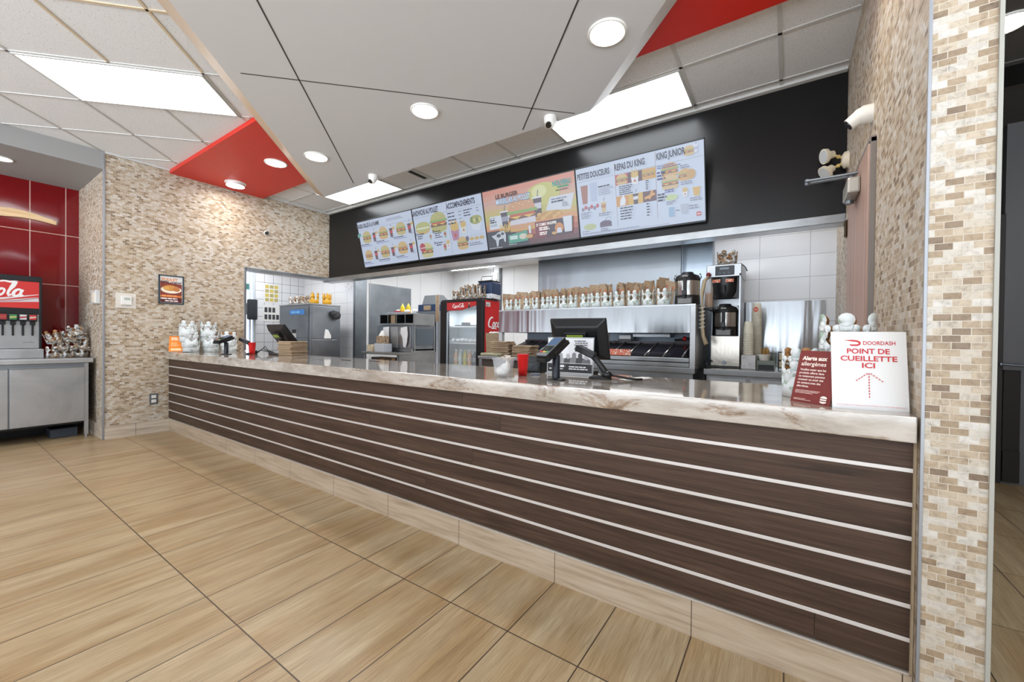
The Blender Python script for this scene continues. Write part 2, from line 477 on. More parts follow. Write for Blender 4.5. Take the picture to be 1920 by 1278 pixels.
M_yellow = plain('yellow_sauce', (214,176,30), .3); M_orange = plain('orange_paper', (240,134,32), .6)
# ------------------------------------------------------------------ the setting
XL, XR, YS, ZC = -5.88, .634, 2.06, 3.14      # left stone wall, right stone wall, soffit face, ceiling
struct('floor', MB().box(-9, 4.5, -6.5, 6, -.1, 0), M_floor)

# ceilings
struct('ceiling', MB().box(-7.3, 3.2, -6.7, -.0, ZC, ZC+.1).box(XL-.12, XR+.14, 0, 2.2, ZC, ZC+.1), M_ceil)
struct('ceiling_kitchen', MB().box(-7.8, XR+.14, 2.2, 5.2, 2.6, 2.7).box(-7.8, -6.0, 0, 2.2, 2.6, 2.7), plain('kitchen_ceiling', (214,214,214), .6))
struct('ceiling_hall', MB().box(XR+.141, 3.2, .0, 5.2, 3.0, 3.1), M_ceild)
struct('ceiling_panel', MB().box(XL+.002, XR-.002, .0, 1.05, 3.095, 3.138), M_red, 'red painted ceiling band over the counter')

def clip(p, d, x0, x1, y0, y1):
    t0, t1 = -20, 20
    for a, lo, hi in ((0, x0, x1), (1, y0, y1)):
        if abs(d[a]) < 1e-9: continue
        ta, tb = (lo-p[a])/d[a], (hi-p[a])/d[a]
        t0, t1 = max(t0, min(ta, tb)), min(t1, max(ta, tb))
    return t0, t1
def bar45(b, u=None, v=None, lo=-20, hi=20, w=.018):
    q = math.sqrt(.5)
    if u is not None: p, d = (u*q, u*q), (-q, q)          # runs along v
    else: p, d = (-v*q, v*q), (q, q)                     # runs along u
    t0, t1 = clip(p, d, XL+.01, 3.1, -6.65, -.015)
    t0, t1 = max(t0, lo), min(t1, hi)
    if t1 - t0 < .02: return
    T = Matrix.Translation((p[0], p[1], ZC)) @ Matrix.Rotation(math.atan2(d[1], d[0]), 4, 'Z')
    b.box(t0, t1, -w/2, w/2, -.006, .002, 0, T)
g1, g2 = MB(), MB()
U0, V0, PT = -3.355, 2.04, .61
for k in range(-8, 9):
    u = U0 + k*PT
    if k == 0: bar45(g2, u=u, hi=V0); bar45(g1, u=u, lo=V0+PT)
    elif k == 1: bar45(g2, u=u, hi=V0); bar45(g1, u=u, lo=V0)
    else: bar45(g1, u=u)
    v = V0 + k*PT
    bar45(g2 if k == -1 else g1, v=v)
for y in (1.062, 1.39, 1.95):
    g1.box(XL+.01, XR-.01, y-.012, y+.012, ZC-.006, ZC+.002)
for k in range(-9, 2):
    x = -.37 + .6*k
    g1.box(x-.012, x+.012, 1.05, 2.05, ZC-.006, ZC+.002)
g1.box(XL+.005, XR-.005, 2.02, 2.06, ZC-.02, ZC)
g1.box(XL, XL+.02, -.56, 2.06, ZC-.02, ZC)
struct('trim_1', g1, M_tbar, 'white ceiling grid bars')
struct('trim_2', g2, M_tbars, 'tan stained ceiling grid bars')

# warm grey suspended ceiling board, cut square at 45 degrees to the counter
q = math.sqrt(.5)
def uv2xy(u, v): return ((u-v)*q, (u+v)*q)
def cloud_poly(ul, ur, yb, v0=-2.2):
    # back edge along X at y = yb: u + v = yb/q
    return [uv2xy(ul, v0), uv2xy(ur, v0), uv2xy(ur, yb/q-ur), uv2xy(ul, yb/q-ul)]
cl = thing('suspended_ceiling_board', 'large warm grey suspended board hung under the white ceiling', 'ceiling board', (0,0,3.0))
lo, hi_ = cloud_poly(-2.46, .2, 1.33), cloud_poly(-2.585, .31, 1.335)
b = MB()
b.add([(x,y,0) for x,y in lo] + [(x,y,.075) for x,y in hi_], [(0,3,2,1), (4,5,6,7), (0,1,5,4), (2,3,7,6)], 0)
b.add([(x,y,0) for x,y in lo] + [(x,y,.075) for x,y in hi_], [(3,0,4,7)], 1)
b.add([(x,y,0) for x,y in lo] + [(x,y,.075) for x,y in hi_], [(1,2,6,5)], 0)
obj('board', b, [M_cloud, M_cloude], cl)
M_groove = plain('shadow_joint', (70,66,62), .8)
def joint(u0, v0, u1, v1):
    p, r = Vector(uv2xy(u0, v0)), Vector(uv2xy(u1, v1)); d = r-p
    T = Matrix.Translation((p.x, p.y, 0)) @ Matrix.Rotation(math.atan2(d.y, d.x), 4, 'Z')
    obj('joint_groove', MB().box(0, d.length, -.005, .005, -.0012, .002, 0, T), M_groove, cl)
joint(-1.98, -2.2, -1.98, 3.73); joint(-.264, -2.2, -.264, 2.08); joint(-2.36, 1.736, .093, 1.736)

# left stone wall with the pass-through opening
b = MB().box(XL-.14, XL, -.56, .83, 0, ZC).box(XL-.14, XL, .83, 1.6, 0, .86)
b.box(-7.1, XL-.14, -.56, -.42, 0, 2.95)
struct('wall_left', b, M_stone)
struct('wall_left_upper', MB().box(XL-.14, XL, .83, YS+.14, 2.10, ZC), M_stone, 'stone wall over the pass-through opening')
struct('wall_recess', MB().box(-7.2, -7.1, -6.7, -.42, 0, ZC), M_redt, 'dark red tiled wall behind the drinks counter')
b = MB().box(-7.1, XL-.0, -6.7, -.562, 2.95, ZC-.002)
struct('ceiling_recess', b, M_grey, 'grey dropped ceiling over the drinks counter')
struct('baseboard_left', MB().box(XL, XL+.012, -.56, 0.0, 0, .145).box(-7.1, XL+.012, -.572, -.56, 0, .145), M_baseg)
struct('trim_3', MB().box(XL-.004, XL+.014, -.576, -.558, 0, 2.95).box(XL, XL+.012, -.574, -.56, 2.95, ZC-.002), M_trim, 'white metal corner strip on the left stone wall', .002)
struct('trim_4', MB().box(XL-.15, XL+.008, .83, YS+.0, 2.055, 2.10).box(XL-.15, XL+.008, .815, .845, .95, 2.10), M_steel, 'steel lining of the pass-through opening', .003)

# black soffit over the counter opening
struct('wall_back', MB().box(XL, XR, YS, YS+.14, 2.10, ZC), M_black, 'black bulkhead that carries the menu screens')
struct('trim_5', MB().box(XL-.15, XR, YS-.012, YS+.15, 2.035, 2.10), M_steel, 'steel band along the bottom of the black bulkhead', .004)

# right stone wall with its pillar end
struct('wall_right', MB().box(XR, XR+.141, -.04, 2.8, 0, ZC+.1), M_stone)
struct('trim_6', MB().box(XR-.003, XR+.005, -.044, -.036, 0, ZC), M_trim, 'metal corner strip on the near stone pillar edge', .001)
struct('trim_7', MB().box(XR+.136, XR+.146, -.046, -.034, 0, ZC), plain('beige_corner', (168,166,156), .4), 'metal corner strip on the hall side of the pillar', .001)
struct('baseboard_right', MB().box(XR, XR+.1405, -.048, -.04, 0, .0), M_baseg) if False else None

# door in the right stone wall behind the counter
dr = bpy.data.objects.new('door_1', None); COL.objects.link(dr); dr.location = (XR, 0, 0)
tag(dr, 'pinkish beige wood door in the right stone wall behind the counter', None, None, 'structure')
m, nt, bb = new_mat('pink_beige_wood')
tc = N(nt, 'ShaderNodeTexCoord'); n1 = noise(nt, mapping(nt, tc.outputs['Object'], (1, 26, .5)), 1, 5, .6)
r1 = ramp(nt, [(.3, (150,120,106)), (.7, (186,158,144))]); nt.links.new(n1.outputs[0], r1.inputs[0]); nt.links.new(r1.outputs[0], bb.inputs['Base Color']); bb.inputs['Roughness'].default_value = .5
M_door = m
obj('door_leaf', MB().box(-.03, 0, .84, 1.62, .01, 2.12), M_door, dr, .003)
obj('door_frame', MB().box(-.022, .0, .826, .838, 0, 2.145).box(-.022, .0, 1.622, 1.64, 0, 2.145).box(-.026, .0, .826, 1.64, 2.122, 2.15), plain('grey_frame', (120,112,106), .5), dr, .002)
b = MB()
for k in range(5): b.cyl((-.036, 1.632, 1.84+k*.022), (-.036, 1.632, 1.86+k*.022), .008, n=10)
b.box(-.032, -.022, 1.6, 1.66, 1.838, 1.95)
obj('hinge', b, plain('bronze', (70,52,34), .35, .8), dr)

# coffee niche and kitchen
struct('wall_niche', MB().box(-.32, XR, 2.7, 2.8, 0, 2.6), M_tilew, 'white tiled wall behind the coffee machine')
struct('wall_partition', MB().box(-1.1, -.322, 2.72, 2.8, 0, 2.6), streaky('clad_steel', (170,180,190), .3, 4), 'steel clad wall beside the white coffee tiles')
struct('trim_8', MB().box(-.325, -.312, 2.69, 2.70, .9, 2.6), M_trim)
struct('wall_kitchen_back', MB().box(-6.04, .7, 5.1, 5.2, 0, 2.6), M_panelw)
struct('wall_kitchen_left', MB().box(-6.04, -5.94, 2.8, 5.1, 0, 2.6), M_panelw)
struct('wall_kitchen_right', MB().box(-.32, -.22, 2.8, 5.1, 0, 2.6), M_panelw)
struct('trim_9', MB().box(-4.66, -4.60, 5.07, 5.1, 0, 2.6), plain('grey_post', (96,98,102), .4, .4), 'grey post on the kitchen back wall')
struct('wall_side', MB().box(-7.6, -5.955, 2.6, 2.8, 0, 2.6), M_tilew2, 'white tiled wall in the side kitchen')
struct('trim_10', MB().box(-5.955, -5.93, 2.585, 2.815, 0, 2.6).box(-5.99, -5.955, 2.585, 2.6, 0, 2.6), M_steeld, 'steel end cap of the white tiled wall')
b = MB().box(-7.7, -7.6, 1.70, 2.8, 0, 2.6).box(-7.7, -7.6, .2, 1.50, 0, 2.6).box(-7.7, -7.6, 1.50, 1.70, 0, .5).box(-7.7, -7.6, 1.50, 1.70, 2.42, 2.6)
struct('wall_side_far', b, M_tiles, 'small white tiles on the far side kitchen wall')
struct('wall_side_front', MB().box(-7.7, XL-.14, .1, .2, 0, 2.6), M_panelw)
w = bpy.data.objects.new('window_1', None); COL.objects.link(w); w.location = (-7.65, 0, 0)
tag(w, 'bright narrow window in the side kitchen', None, None, 'structure')
obj('window_pane', MB().box(-.005, .0, 1.50, 1.70, .5, 2.42), plain('daylit_pane', (230,238,246), .2, emis=(226,238,252), es=1.6), w)
obj('window_frame', MB().box(-.02, .055, 1.50, 1.525, .5, 2.42).box(-.02, .055, 1.615, 1.635, .5, 2.42).box(-.02, .055, 1.675, 1.70, .5, 2.42).box(-.02, .055, 1.5, 1.7, 2.3, 2.42), plain('window_white', (206,214,222), .4), w, .002)

# dim hall to the right of the pillar
b = MB().box(XR+.1412, 1.9, 5.0, 5.1, 0, 3.0).box(1.79, 3.2, 3.4, 3.5, 0, 3.0).box(1.86, 1.9, 3.5, 5.0, 0, 3.0)
struct('wall_hall', b, M_halldim, 'wall of the dim hall, coloured dark for its low light')
struct('wall_hall_left', MB().box(XR+.1412, XR+.16, 2.8, 5.0, 0, 3.0), M_halldim)
struct('wall_hall_right', MB().box(3.2, 3.3, -1.5, 3.4, 0, ZC), M_halldim)
d2 = bpy.data.objects.new('door_2', None); COL.objects.link(d2); d2.location = (1.7, 3.4, 0)
tag(d2, 'dark door standing at the end of the hall', None, None, 'structure')
obj('door_leaf', MB().box(-.25, .05, .2, .24, .0, 2.2), M_dark, d2, .004)
obj('door_frame', MB().box(.045, .09, -.02, .2, 0, 2.25).box(-.25, .045, -.02, .2, 2.2, 2.25), plain('dark_bronze_frame', (40,33,27), .5), d2, .003)
obj('kick_plate', MB().box(.095, .19, -.03, -.002, .02, .28).box(.095, .19, -.02, -.002, .28, .95), plain('brown_plate', (34,27,21), .6), d2, .002)
obj('door_handle', MB().cyl((.07,-.02,1.0), (.07,-.07,1.0), .011, n=10).cyl((.07,-.07,1.0), (.2,-.07,.99), .011, n=10), M_steeld, d2)
# ------------------------------------------------------------------ lamps
def panel_light(cx, cy, sx, sy, rz, label):
    t = thing('ceiling_light', label, 'ceiling light', (cx, cy, ZC-.002), (0,0,rz), 'rectangular ceiling light panels')
    f = .014
    obj('light_frame', MB().box(-sx/2, sx/2, -sy/2, -sy/2+f, -.012, 0).box(-sx/2, sx/2, sy/2-f, sy/2, -.012, 0).box(-sx/2, -sx/2+f, -sy/2+f, sy/2-f, -.012, 0).box(sx/2-f, sx/2, -sy/2+f, sy/2-f, -.012, 0), M_tbar, t)
    obj('diffuser', MB().box(-sx/2+f, sx/2-f, -sy/2+f, sy/2-f, -.006, -.001), M_diff, t)
    return t
cx, cy = uv2xy(-3.355, 2.345)
panel_light(cx, cy, 1.2, .59, PI/4, 'bright rectangular light panel in the white tiles left of the grey board')
panel_light(-.97, 1.67, 1.18, .545, 0, 'bright light panel above the black wall behind the near dome camera')
panel_light(-4.57, 1.67, 1.18, .545, 0, 'bright light panel above the first menu screen near the stone wall')

def downlight(x, y, z, label, r=.115, drop=0.0, power=15, tilt=0, spread=2.2):
    t = thing('downlight', label, 'downlight', (x, y, z), (tilt, 0, 0), 'round downlights')
    obj('trim_ring', MB().lathe([(r, 0), (r, -.008), (r*.9, -.012), (r*.84, -.006), (r*.84, .0)], 40), M_white, t)
    obj('light_lens', MB().lathe([(r*.84, -.004 - drop), (.0005, -.004 - drop)], 40), M_down, t)
    if drop:
        obj('loose_collar', MB().lathe([(r*.86, -drop-.006), (r*.86, -.002)], 40, cap=False), M_refl, t)
    la = bpy.data.lights.new('downlight_beam', 'SPOT'); la.energy = power; la.spot_size = spread; la.spot_blend = .9; la.shadow_soft_size = .09; la.color = (.95, .98, 1.02)
    lo_ = bpy.data.objects.new('downlight_beam', la); COL.objects.link(lo_); lo_.location = (x, y, z - .02 - drop)
    return t
downlight(-.62, .60, 3.0, 'largest round downlight near the right end of the grey board')
downlight(-2.16, .60, 3.0, 'round downlight in the middle of the grey board')
downlight(-3.72, .59, 3.0, 'round downlight near the left edge of the grey board')
downlight(-4.47, .55, 3.094, 'flush round downlight in the red ceiling band')
downlight(-5.54, .57, 3.094, 'sagging round downlight in the red band next to the stone wall', drop=.035)
downlight(-6.40, -1.225, 2.949, 'round downlight in the grey recess ceiling over the drinks counter', .085, power=14)
downlight(1.30, 1.78, 2.999, 'round downlight in the dark hall behind the pillar', .11, power=45, spread=3.05)

def area(loc, sx, sy, energy, color=(1,1,1), rot=(0,0,0)):
    la = bpy.data.lights.new('unseen_fill_lamp', 'AREA'); la.shape = 'RECTANGLE'; la.size = sx; la.size_y = sy; la.energy = energy; la.color = color
    o = bpy.data.objects.new('unseen_fill_lamp', la); COL.objects.link(o); o.location = loc; o.rotation_euler = rot
    return o
# unseen fill lamps added at ceiling height behind and beside the camera, and in the kitchen
for u_, v_ in ((-3.355, -.7), (-3.0, -2.6), (-1.0, -3.1), (1.2, -1.75), (-5.8, .9), (-4.5, -3.6), (-6.5, -1.6)):
    x, y = uv2xy(u_, v_); area((x, y, ZC-.01), 1.19, .58, 30 if u_ < -3.2 else 18, (.90,.97,1.05), (0,0,PI/4))
for x, y, e in ((-4.2, 3.6, 30), (-2.2, 3.7, 28), (-4.6, 2.75, 17), (-1.6, 2.35, 8), (-6.7, 1.5, 22), (.15, 2.42, 5)):
    area((x, y, 2.59), 1.1 if abs(x) > .5 else .5, .3, e, (.96,.98,1))
la = bpy.data.lights.new('downlight_beam', 'SPOT'); la.energy = 42; la.spot_size = 1.9; la.spot_blend = .9; la.shadow_soft_size = .09; la.color = (1, .93, .80)
lo_ = bpy.data.objects.new('downlight_beam', la); COL.objects.link(lo_); lo_.location = (.02, .45, 3.07); lo_.rotation_euler = (0, -.62, 0)
kl = thing('kitchen_ceiling_light', 'long fluorescent light on the kitchen ceiling above the drinks fridge', 'ceiling light', (-5.0, 4.56, 2.6))
obj('light_housing', MB().box(-.56, .56, -.1, .1, -.03, 0), M_white, kl)
obj('diffuser', MB().box(-.55, .55, -.09, .09, -.045, -.03), M_diff, kl)
wl = thing('bright_wall_square', 'bright white square on the kitchen back wall beside the grey post', 'wall lamp', (-4.76, 5.095, 2.46))
obj('bright_square', MB().box(-.05, .05, -.05, -.02, -.05, .05), M_diff, wl); obj('square_base', MB().box(-.055, .055, -.02, 0, -.11, .055), M_white, wl)  # bright square block over a white base

# ------------------------------------------------------------------ the service counter
ct = thing('service_counter', 'long dark wood counter front with pale metal stripes', 'counter', (0,0,0))
hs = [.777, .672, .567, .462, .357, .252]
edges = [.868] + hs + [.150]
x0c, x1c = XL + .002, .625
obj('carcass', MB().box(x0c, x1c, .021, .70, .0, .866), plain('carcass_white', (196,196,196), .5), ct)
def joints(off, p=3.18):
    out = []; x = off
    while x > x0c + .1: x -= p
    x += p
    while x < x1c - .1:
        if x > x0c + .1: out.append(x)
        x += p
    return out
offs = [-1.204, -.942, -2.028, -1.127, -1.752, -1.489, .389]
for r in range(7):
    zt, zb = edges[r] - (.0065 if r else 0), edges[r+1] + .0065
    xs = [x0c] + joints(offs[r]) + [x1c]
    for k in range(len(xs) - 1):
        obj('plank', MB().box(xs[k] + .0008, xs[k+1] - .0008, 0, .02, zb, zt), M_wood, ct)
for z in hs:
    obj('metal_strip', MB().box(x0c, x1c, -.003, .02, z-.0065, z+.0065), M_alu, ct, .0012)
obj('metal_strip', MB().box(x0c, x1c, -.004, .02, .1425, .150), plain('beige_metal', (188,178,166), .4, .2), ct, .0012)
obj('tiled_plinth', MB().box(x0c, XR-.002, -.001, .02, 0, .142), M_base, ct)
obj('end_filler', MB().box(x1c, XR-.001, .004, .02, .138, .866), plain('beige_filler', (176,156,128), .6), ct)
single('countertop', MB().box(XL+.001, XR-.008, -.035, .75, .868, .948), M_marble, 'long glossy beige marble worktop on the dark wood counter', 'worktop', bevel=.004)
CT = .948

# ------------------------------------------------------------------ menu screens
SW, SH = 1.148, .655
WHITE, INK, GREY = (196,208,228), (44,46,66), (120,126,146)
BUN, LET, PAT, TOM, CHE, FRY, COKE = (206,166,92), (120,160,70), (104,66,44), (190,64,46), (226,180,70), (222,184,84), (70,44,50)
def burger(g, x, y, s, bun=BUN, let=LET, pat=PAT):
    g.ell(x, y - .26*s, .5*s, .16*s, bun)
    g.rect(x-.5*s, y-.26*s, x+.5*s, y-.12*s, bun)
    g.rect(x-.52*s, y-.14*s, x+.52*s, y+.0*s, pat)
    g.poly([(x-.5*s, y+.0*s), (x+.5*s, y+.0*s), (x+.25*s, y-.09*s), (x, y), (x-.2*s, y-.1*s)], CHE)
    g.rect(x-.47*s, y-.01*s, x+.47*s, y+.07*s, TOM)
    g.poly([(x+(-.56+1.12*i/12)*s, y+(.05+.03*(i%2))*s) for i in range(13)] + [(x+(.56-1.12*i/12)*s, y+(.15+.03*(i%2))*s) for i in range(13)], let)
    g.ell(x, y+.16*s, .5*s, .36*s, bun, 0, 180, 16)
    for i in range(6): g.ell(x+(-.3+.12*i)*s, y+(.3+.06*((i*5)%3))*s, .025*s, .014*s, (240,224,180), n=6)
def cup(g, x, y, s, c=COKE, lab=(190,40,46)):
    g.poly([(x-.14*s, y-.4*s), (x+.14*s, y-.4*s), (x+.2*s, y+.3*s), (x-.2*s, y+.3*s)], c)
    g.poly([(x-.16*s, y-.1*s), (x+.16*s, y-.1*s), (x+.18*s, y+.12*s), (x-.18*s, y+.12*s)], lab)
    g.rect(x-.22*s, y+.3*s, x+.22*s, y+.36*s, (226,230,236)); g.stroke([(x+.02*s, y+.36*s), (x+.08*s, y+.6*s)], .04*s, (90,90,110))
def fries(g, x, y, s, box=(226,226,226)):
    for i in range(9): g.stroke([(x+(-.16+.04*i)*s, y-.1*s), (x+(-.22+.055*i)*s, y+(.34+.06*((i*7)%4))*s)], .05*s, FRY if i % 2 else (200,150,60))
    g.poly([(x-.17*s, y-.35*s), (x+.17*s, y-.35*s), (x+.23*s, y+.1*s), (x, y+.03*s), (x-.23*s, y+.1*s)], box)
    g.ell(x, y-.14*s, .07*s, .07*s, (190,60,40))
def screen(xc, name_label):
    th = math.atan2(.15, .635)
    t = thing('menu_screen', name_label, 'menu screen', (xc, 1.942, 2.487), (R90 + th, 0, 0), 'row of four menu screens')
    obj('housing', MB().box(-SW/2, SW/2, -SH/2-.006, SH/2+.006, -.022, 0), M_blk, t, .004)
    b = MB(); e = .009
    for a in ((-SW/2, SW/2, SH/2-e, SH/2), (-SW/2, SW/2, -SH/2, -SH/2+e*1.4), (-SW/2, -SW/2+e*.7, -SH/2, SH/2), (SW/2-e*.7, SW/2, -SH/2, SH/2)): b.box(a[0], a[1], a[2], a[3], 0, .006)
    obj('bezel', b, M_blk, t)
    obj('bracket', MB().box(-.3, .3, -.25, -.05, -.058, -.022), M_steeld, t)
    return t
def display(t, draw, letters, bg=WHITE):
    g = G2(True, .001, .95); g.mute = .36; g.rect(-SW/2+.006, -SH/2+.011, SW/2-.006, SH/2-.008, bg); draw(g); g.obj('display', t)
    g2 = G2(True, g.z + .0005, .95); letters(g2); g2.obj('lettering', t)

xs = [-4.305, -3.155, -2.005, -.855]
# first screen: six burgers
t = screen(xs[0], 'leftmost menu screen showing six burgers in two rows')
pos = [(-.40, .06), (-.03, .07), (.34, .08), (-.40, -.19), (-.03, -.18), (.34, -.17)]
def d1(g):
    g.rect(-.56, .2, .56, .203, GREY)
    for k, (x, y) in enumerate(pos):
        burger(g, x, y+.03, .175 if k != 3 else .15, BUN if k % 2 else (190,170,96), LET if k < 3 else (170,150,80))
        cup(g, x+.165, y+.03, .17); fries(g, x+.225, y+.05, .1)
    g.poly([(-.545,.15),(-.47,.165),(-.47,.12),(-.545,.1)], (70,150,130))
def l1(g):
    g.text('BURGERS GRILLÉS À LA FLAMME', -.54, .225, .052, INK, w=.50, bold=.035)
    g.bars(.12, .265, .4, GREY, 2, .008, .02)
    for k, (x, y) in enumerate(pos):
        g.text(str(k+1), x-.13, y-.085, .03, INK, bold=.03)
        g.bars(x-.10, y-.07, .2, INK, 1, .010); g.bars(x-.10, y-.09, .24, (110,110,170), 1, .008); g.bars(x+.2, y-.03, .05, GREY, 2, .008, .022)
display(t, d1, l1)
# second screen
t = screen(xs[1], 'second menu screen from the left with chicken sandwiches and side dishes')
def d2_(g):
    g.rect(-.56, .2, .56, .203, GREY); g.rect(.02, -.3, .0225, .32, INK)
    g.ell(-.42, .06, .13, .07, (196,160,84)); g.ell(-.42, .085, .13, .06, (176,180,96)); g.rect(-.53, .06, -.31, .075, (230,232,214))
    burger(g, -.14, .09, .26, (176,170,90)); burger(g, -.40, -.22, .2, (200,190,120)); g.ell(-.47, -.17, .05, .055, (176,34,44)); g.rect(-.51, -.18, -.42, -.17, (230,230,230))
    cup(g, -.30, -.05, .09, (150,170,110)); cup(g, -.05, -.05, .11, (140,170,110)); cup(g, -.08, -.2, .12, (150,130,80)); fries(g, -.02, -.18, .12)
    fries(g, .12, -.05, .28, (170,110,140)); fries(g, .26, -.02, .18, (214,218,200)); burger(g, .22, -.2, .16); g.ell(.3, -.15, .025, .03, (90,70,90))
    g.poly([(.36,.06),(.46,.11),(.56,.05),(.50,-.08),(.40,-.06)], (214,222,232)); g.ell(.46, .045, .09, .05, (150,150,70))
    for k in range(9): g.ell(.40+.05*(k%4)*.8, .03+.02*(k//4), .018, .012, (208,196,110) if k%2 else (96,120,60), n=8)
    for k in range(3): g.ell(.37+.075*k, -.16, .035, .02, (196,160,80))
    g.rect(.33, -.12, .56, -.118, GREY)
def l2(g):
    g.text('SANDWICHS AU POULET', -.55, .225, .06, INK, w=.46, bold=.035); g.text('ACCOMPAGNEMENTS', .045, .225, .06, INK, w=.44, bold=.035)
    g.text('7', -.54, -.02, .034, INK, bold=.03); g.bars(-.51, -.01, .13, INK, 3, .012, .026); g.text('8', -.235, -.02, .034, INK, bold=.03); g.bars(-.205, -.01, .13, INK, 4, .01, .024)
    g.text('9', -.235, -.16, .034, INK, bold=.03); g.bars(-.2, -.15, .12, INK, 2, .012, .026)
    for k in range(4): g.bars(.05, .165-.04*k, .14, INK, 1, .012); g.bars(.22, .165-.04*k, .06, GREY, 1, .01)
    g.bars(.3, .165, .14, INK, 3, .011, .03); g.bars(.49, .165, .05, GREY, 2, .01, .03); g.bars(.33, -.215, .22, GREY, 2, .012, .022)
display(t, d2_, l2)
# third screen: promotion
t = screen(xs[2], 'third menu screen with an orange and pink burger promotion')
def d3(g):
    W2, H2 = SW/2-.006, SH/2-.01
    cols = [(218,124,96), (214,138,110), (206,150,130), (208,160,120), (200,170,96), (186,178,80), (200,160,80), (214,140,78), (196,104,66), (160,74,54), (110,46,42), (74,34,36)]
    for k, c in enumerate(cols):
        y1 = H2 - k*(2*H2/12); g.rect(-W2, y1 - 2*H2/12, W2, y1, c)
    g.ell(.2, .17, .2, .11, (196,190,88)); g.ell(.16, .2, .09, .06, (222,220,140))
    g.poly([(-W2,-.12),(-.30,-.12),(-.1,-.2),(.0,-H2),(-W2,-H2)], (30,32,40))
    g.poly([(-.52,-.1),(-.3,-.1),(-.2,.04),(-.5,.04)], (214,222,232)); g.poly([(.22,-.0),(.50,-.03),(.55,.12),(.28,.12)], (210,216,226))
    cup(g, -.3, -.01, .24, (60,46,56), (140,140,160)); cup(g, .13, .06, .26, (60,40,46), (200,200,210))
    g.rect(-.24, -.16, .1, -.09, (206,152,70)); burger(g, -.07, .0, .34, (206,140,90)); g.poly([(-.24,-.09),(.1,-.09),(.09,-.03),(-.22,-.04)], (210,206,214))
    for k in range(12): g.ell(.12+.03*k*.75, -.07+.02*((k*5)%3), .03, .02, (214,160,76) if k%2 else (190,130,56), n=8)
    for k in range(7): g.stroke([(-.38+.02*k, -.15), (-.36+.022*k, -.06-.01*(k%3))], .012, FRY)
    # dark offer box with cup and rings
    g.poly([(.08,-.1),(.53,-.1),(.50,-.26),(.08,-.26)], (40,26,30)); g.poly([(.08,-.1),(.25,-.1),(.2,-.26),(.08,-.26)], (104,28,34))
    g.poly([(.42,-.24),(.5,-.24),(.51,-.09),(.41,-.09)], (216,222,232)); g.ell(.36, -.19, .05, .05, (206,120,50)); g.poly([(.33,-.24),(.39,-.24),(.38,-.19),(.34,-.19)], (214,218,236)); g.ell(.30, -.235, .03, .015, (206,150,70))
    # cow silhouette
    g.poly([(-.5,-.17),(-.44,-.16),(-.41,-.14),(-.33,-.13),(-.3,-.17),(-.31,-.25),(-.33,-.25),(-.34,-.21),(-.4,-.22),(-.42,-.29),(-.44,-.29),(-.445,-.22),(-.47,-.2)], (196,202,212)); g.ell(-.4, -.175, .03, .02, (34,36,44)); g.ell(-.345, -.16, .02, .015, (34,36,44))
    g.poly([(-.27,-.19),(-.02,-.16),(-.02,-.27),(-.27,-.28)], (56,146,116)); g.rect(-.25,-.24,-.15,-.2,(206,226,216)); g.ell(-.08,-.22,.05,.03,(214,206,180)); g.rect(.0,-.2,.03,-.12,(210,214,222)); g.ell(.0,-.23,.05,.02,(206,150,80))
def l3(g):
    g.text('LE BURGER', -.38, .215, .04, (60,26,24), bold=.04)
    g.text('MARSEILLAIS AU POULET', -.38, .15, .058, (70,110,150), w=.44, bold=.06); g.text('MARSEILLAIS AU POULET', -.378, .153, .052, (190,214,232), w=.436, bold=.01)
    g.text('NOUVEAU', .33, .215, .045, (44,140,140), w=.2, bold=.05); g.rect(.38,.19,.5,.206,(40,140,100)); g.bars(.36, .165, .16, (70,50,40), 1, .01)
    g.bars(.3, .085, .22, GREY, 1, .014); g.bars(.3, .06, .22, INK, 1, .014); g.bars(.42, .04, .08, GREY, 3, .009, .016)
    g.bars(-.49, .015, .12, GREY, 1, .007); g.bars(-.49, -.01, .1, INK, 2, .014, .022); g.bars(-.49, -.055, .1, GREY, 2, .006, .014)
    g.text('ET COMBO WHOPPER', .1, -.145, .026, (236,232,226), w=.24, bold=.03); g.bars(.13, -.172, .16, (230,222,220), 2, .013, .019); g.bars(.13, -.22, .12, (230,222,220), 2, .012, .017)
    g.bars(-.27, -.293, .12, (200,200,206), 1, .005); g.bars(-.54, -.306, .2, (190,190,196), 1, .007)
display(t, d3, l3, (206,140,96))
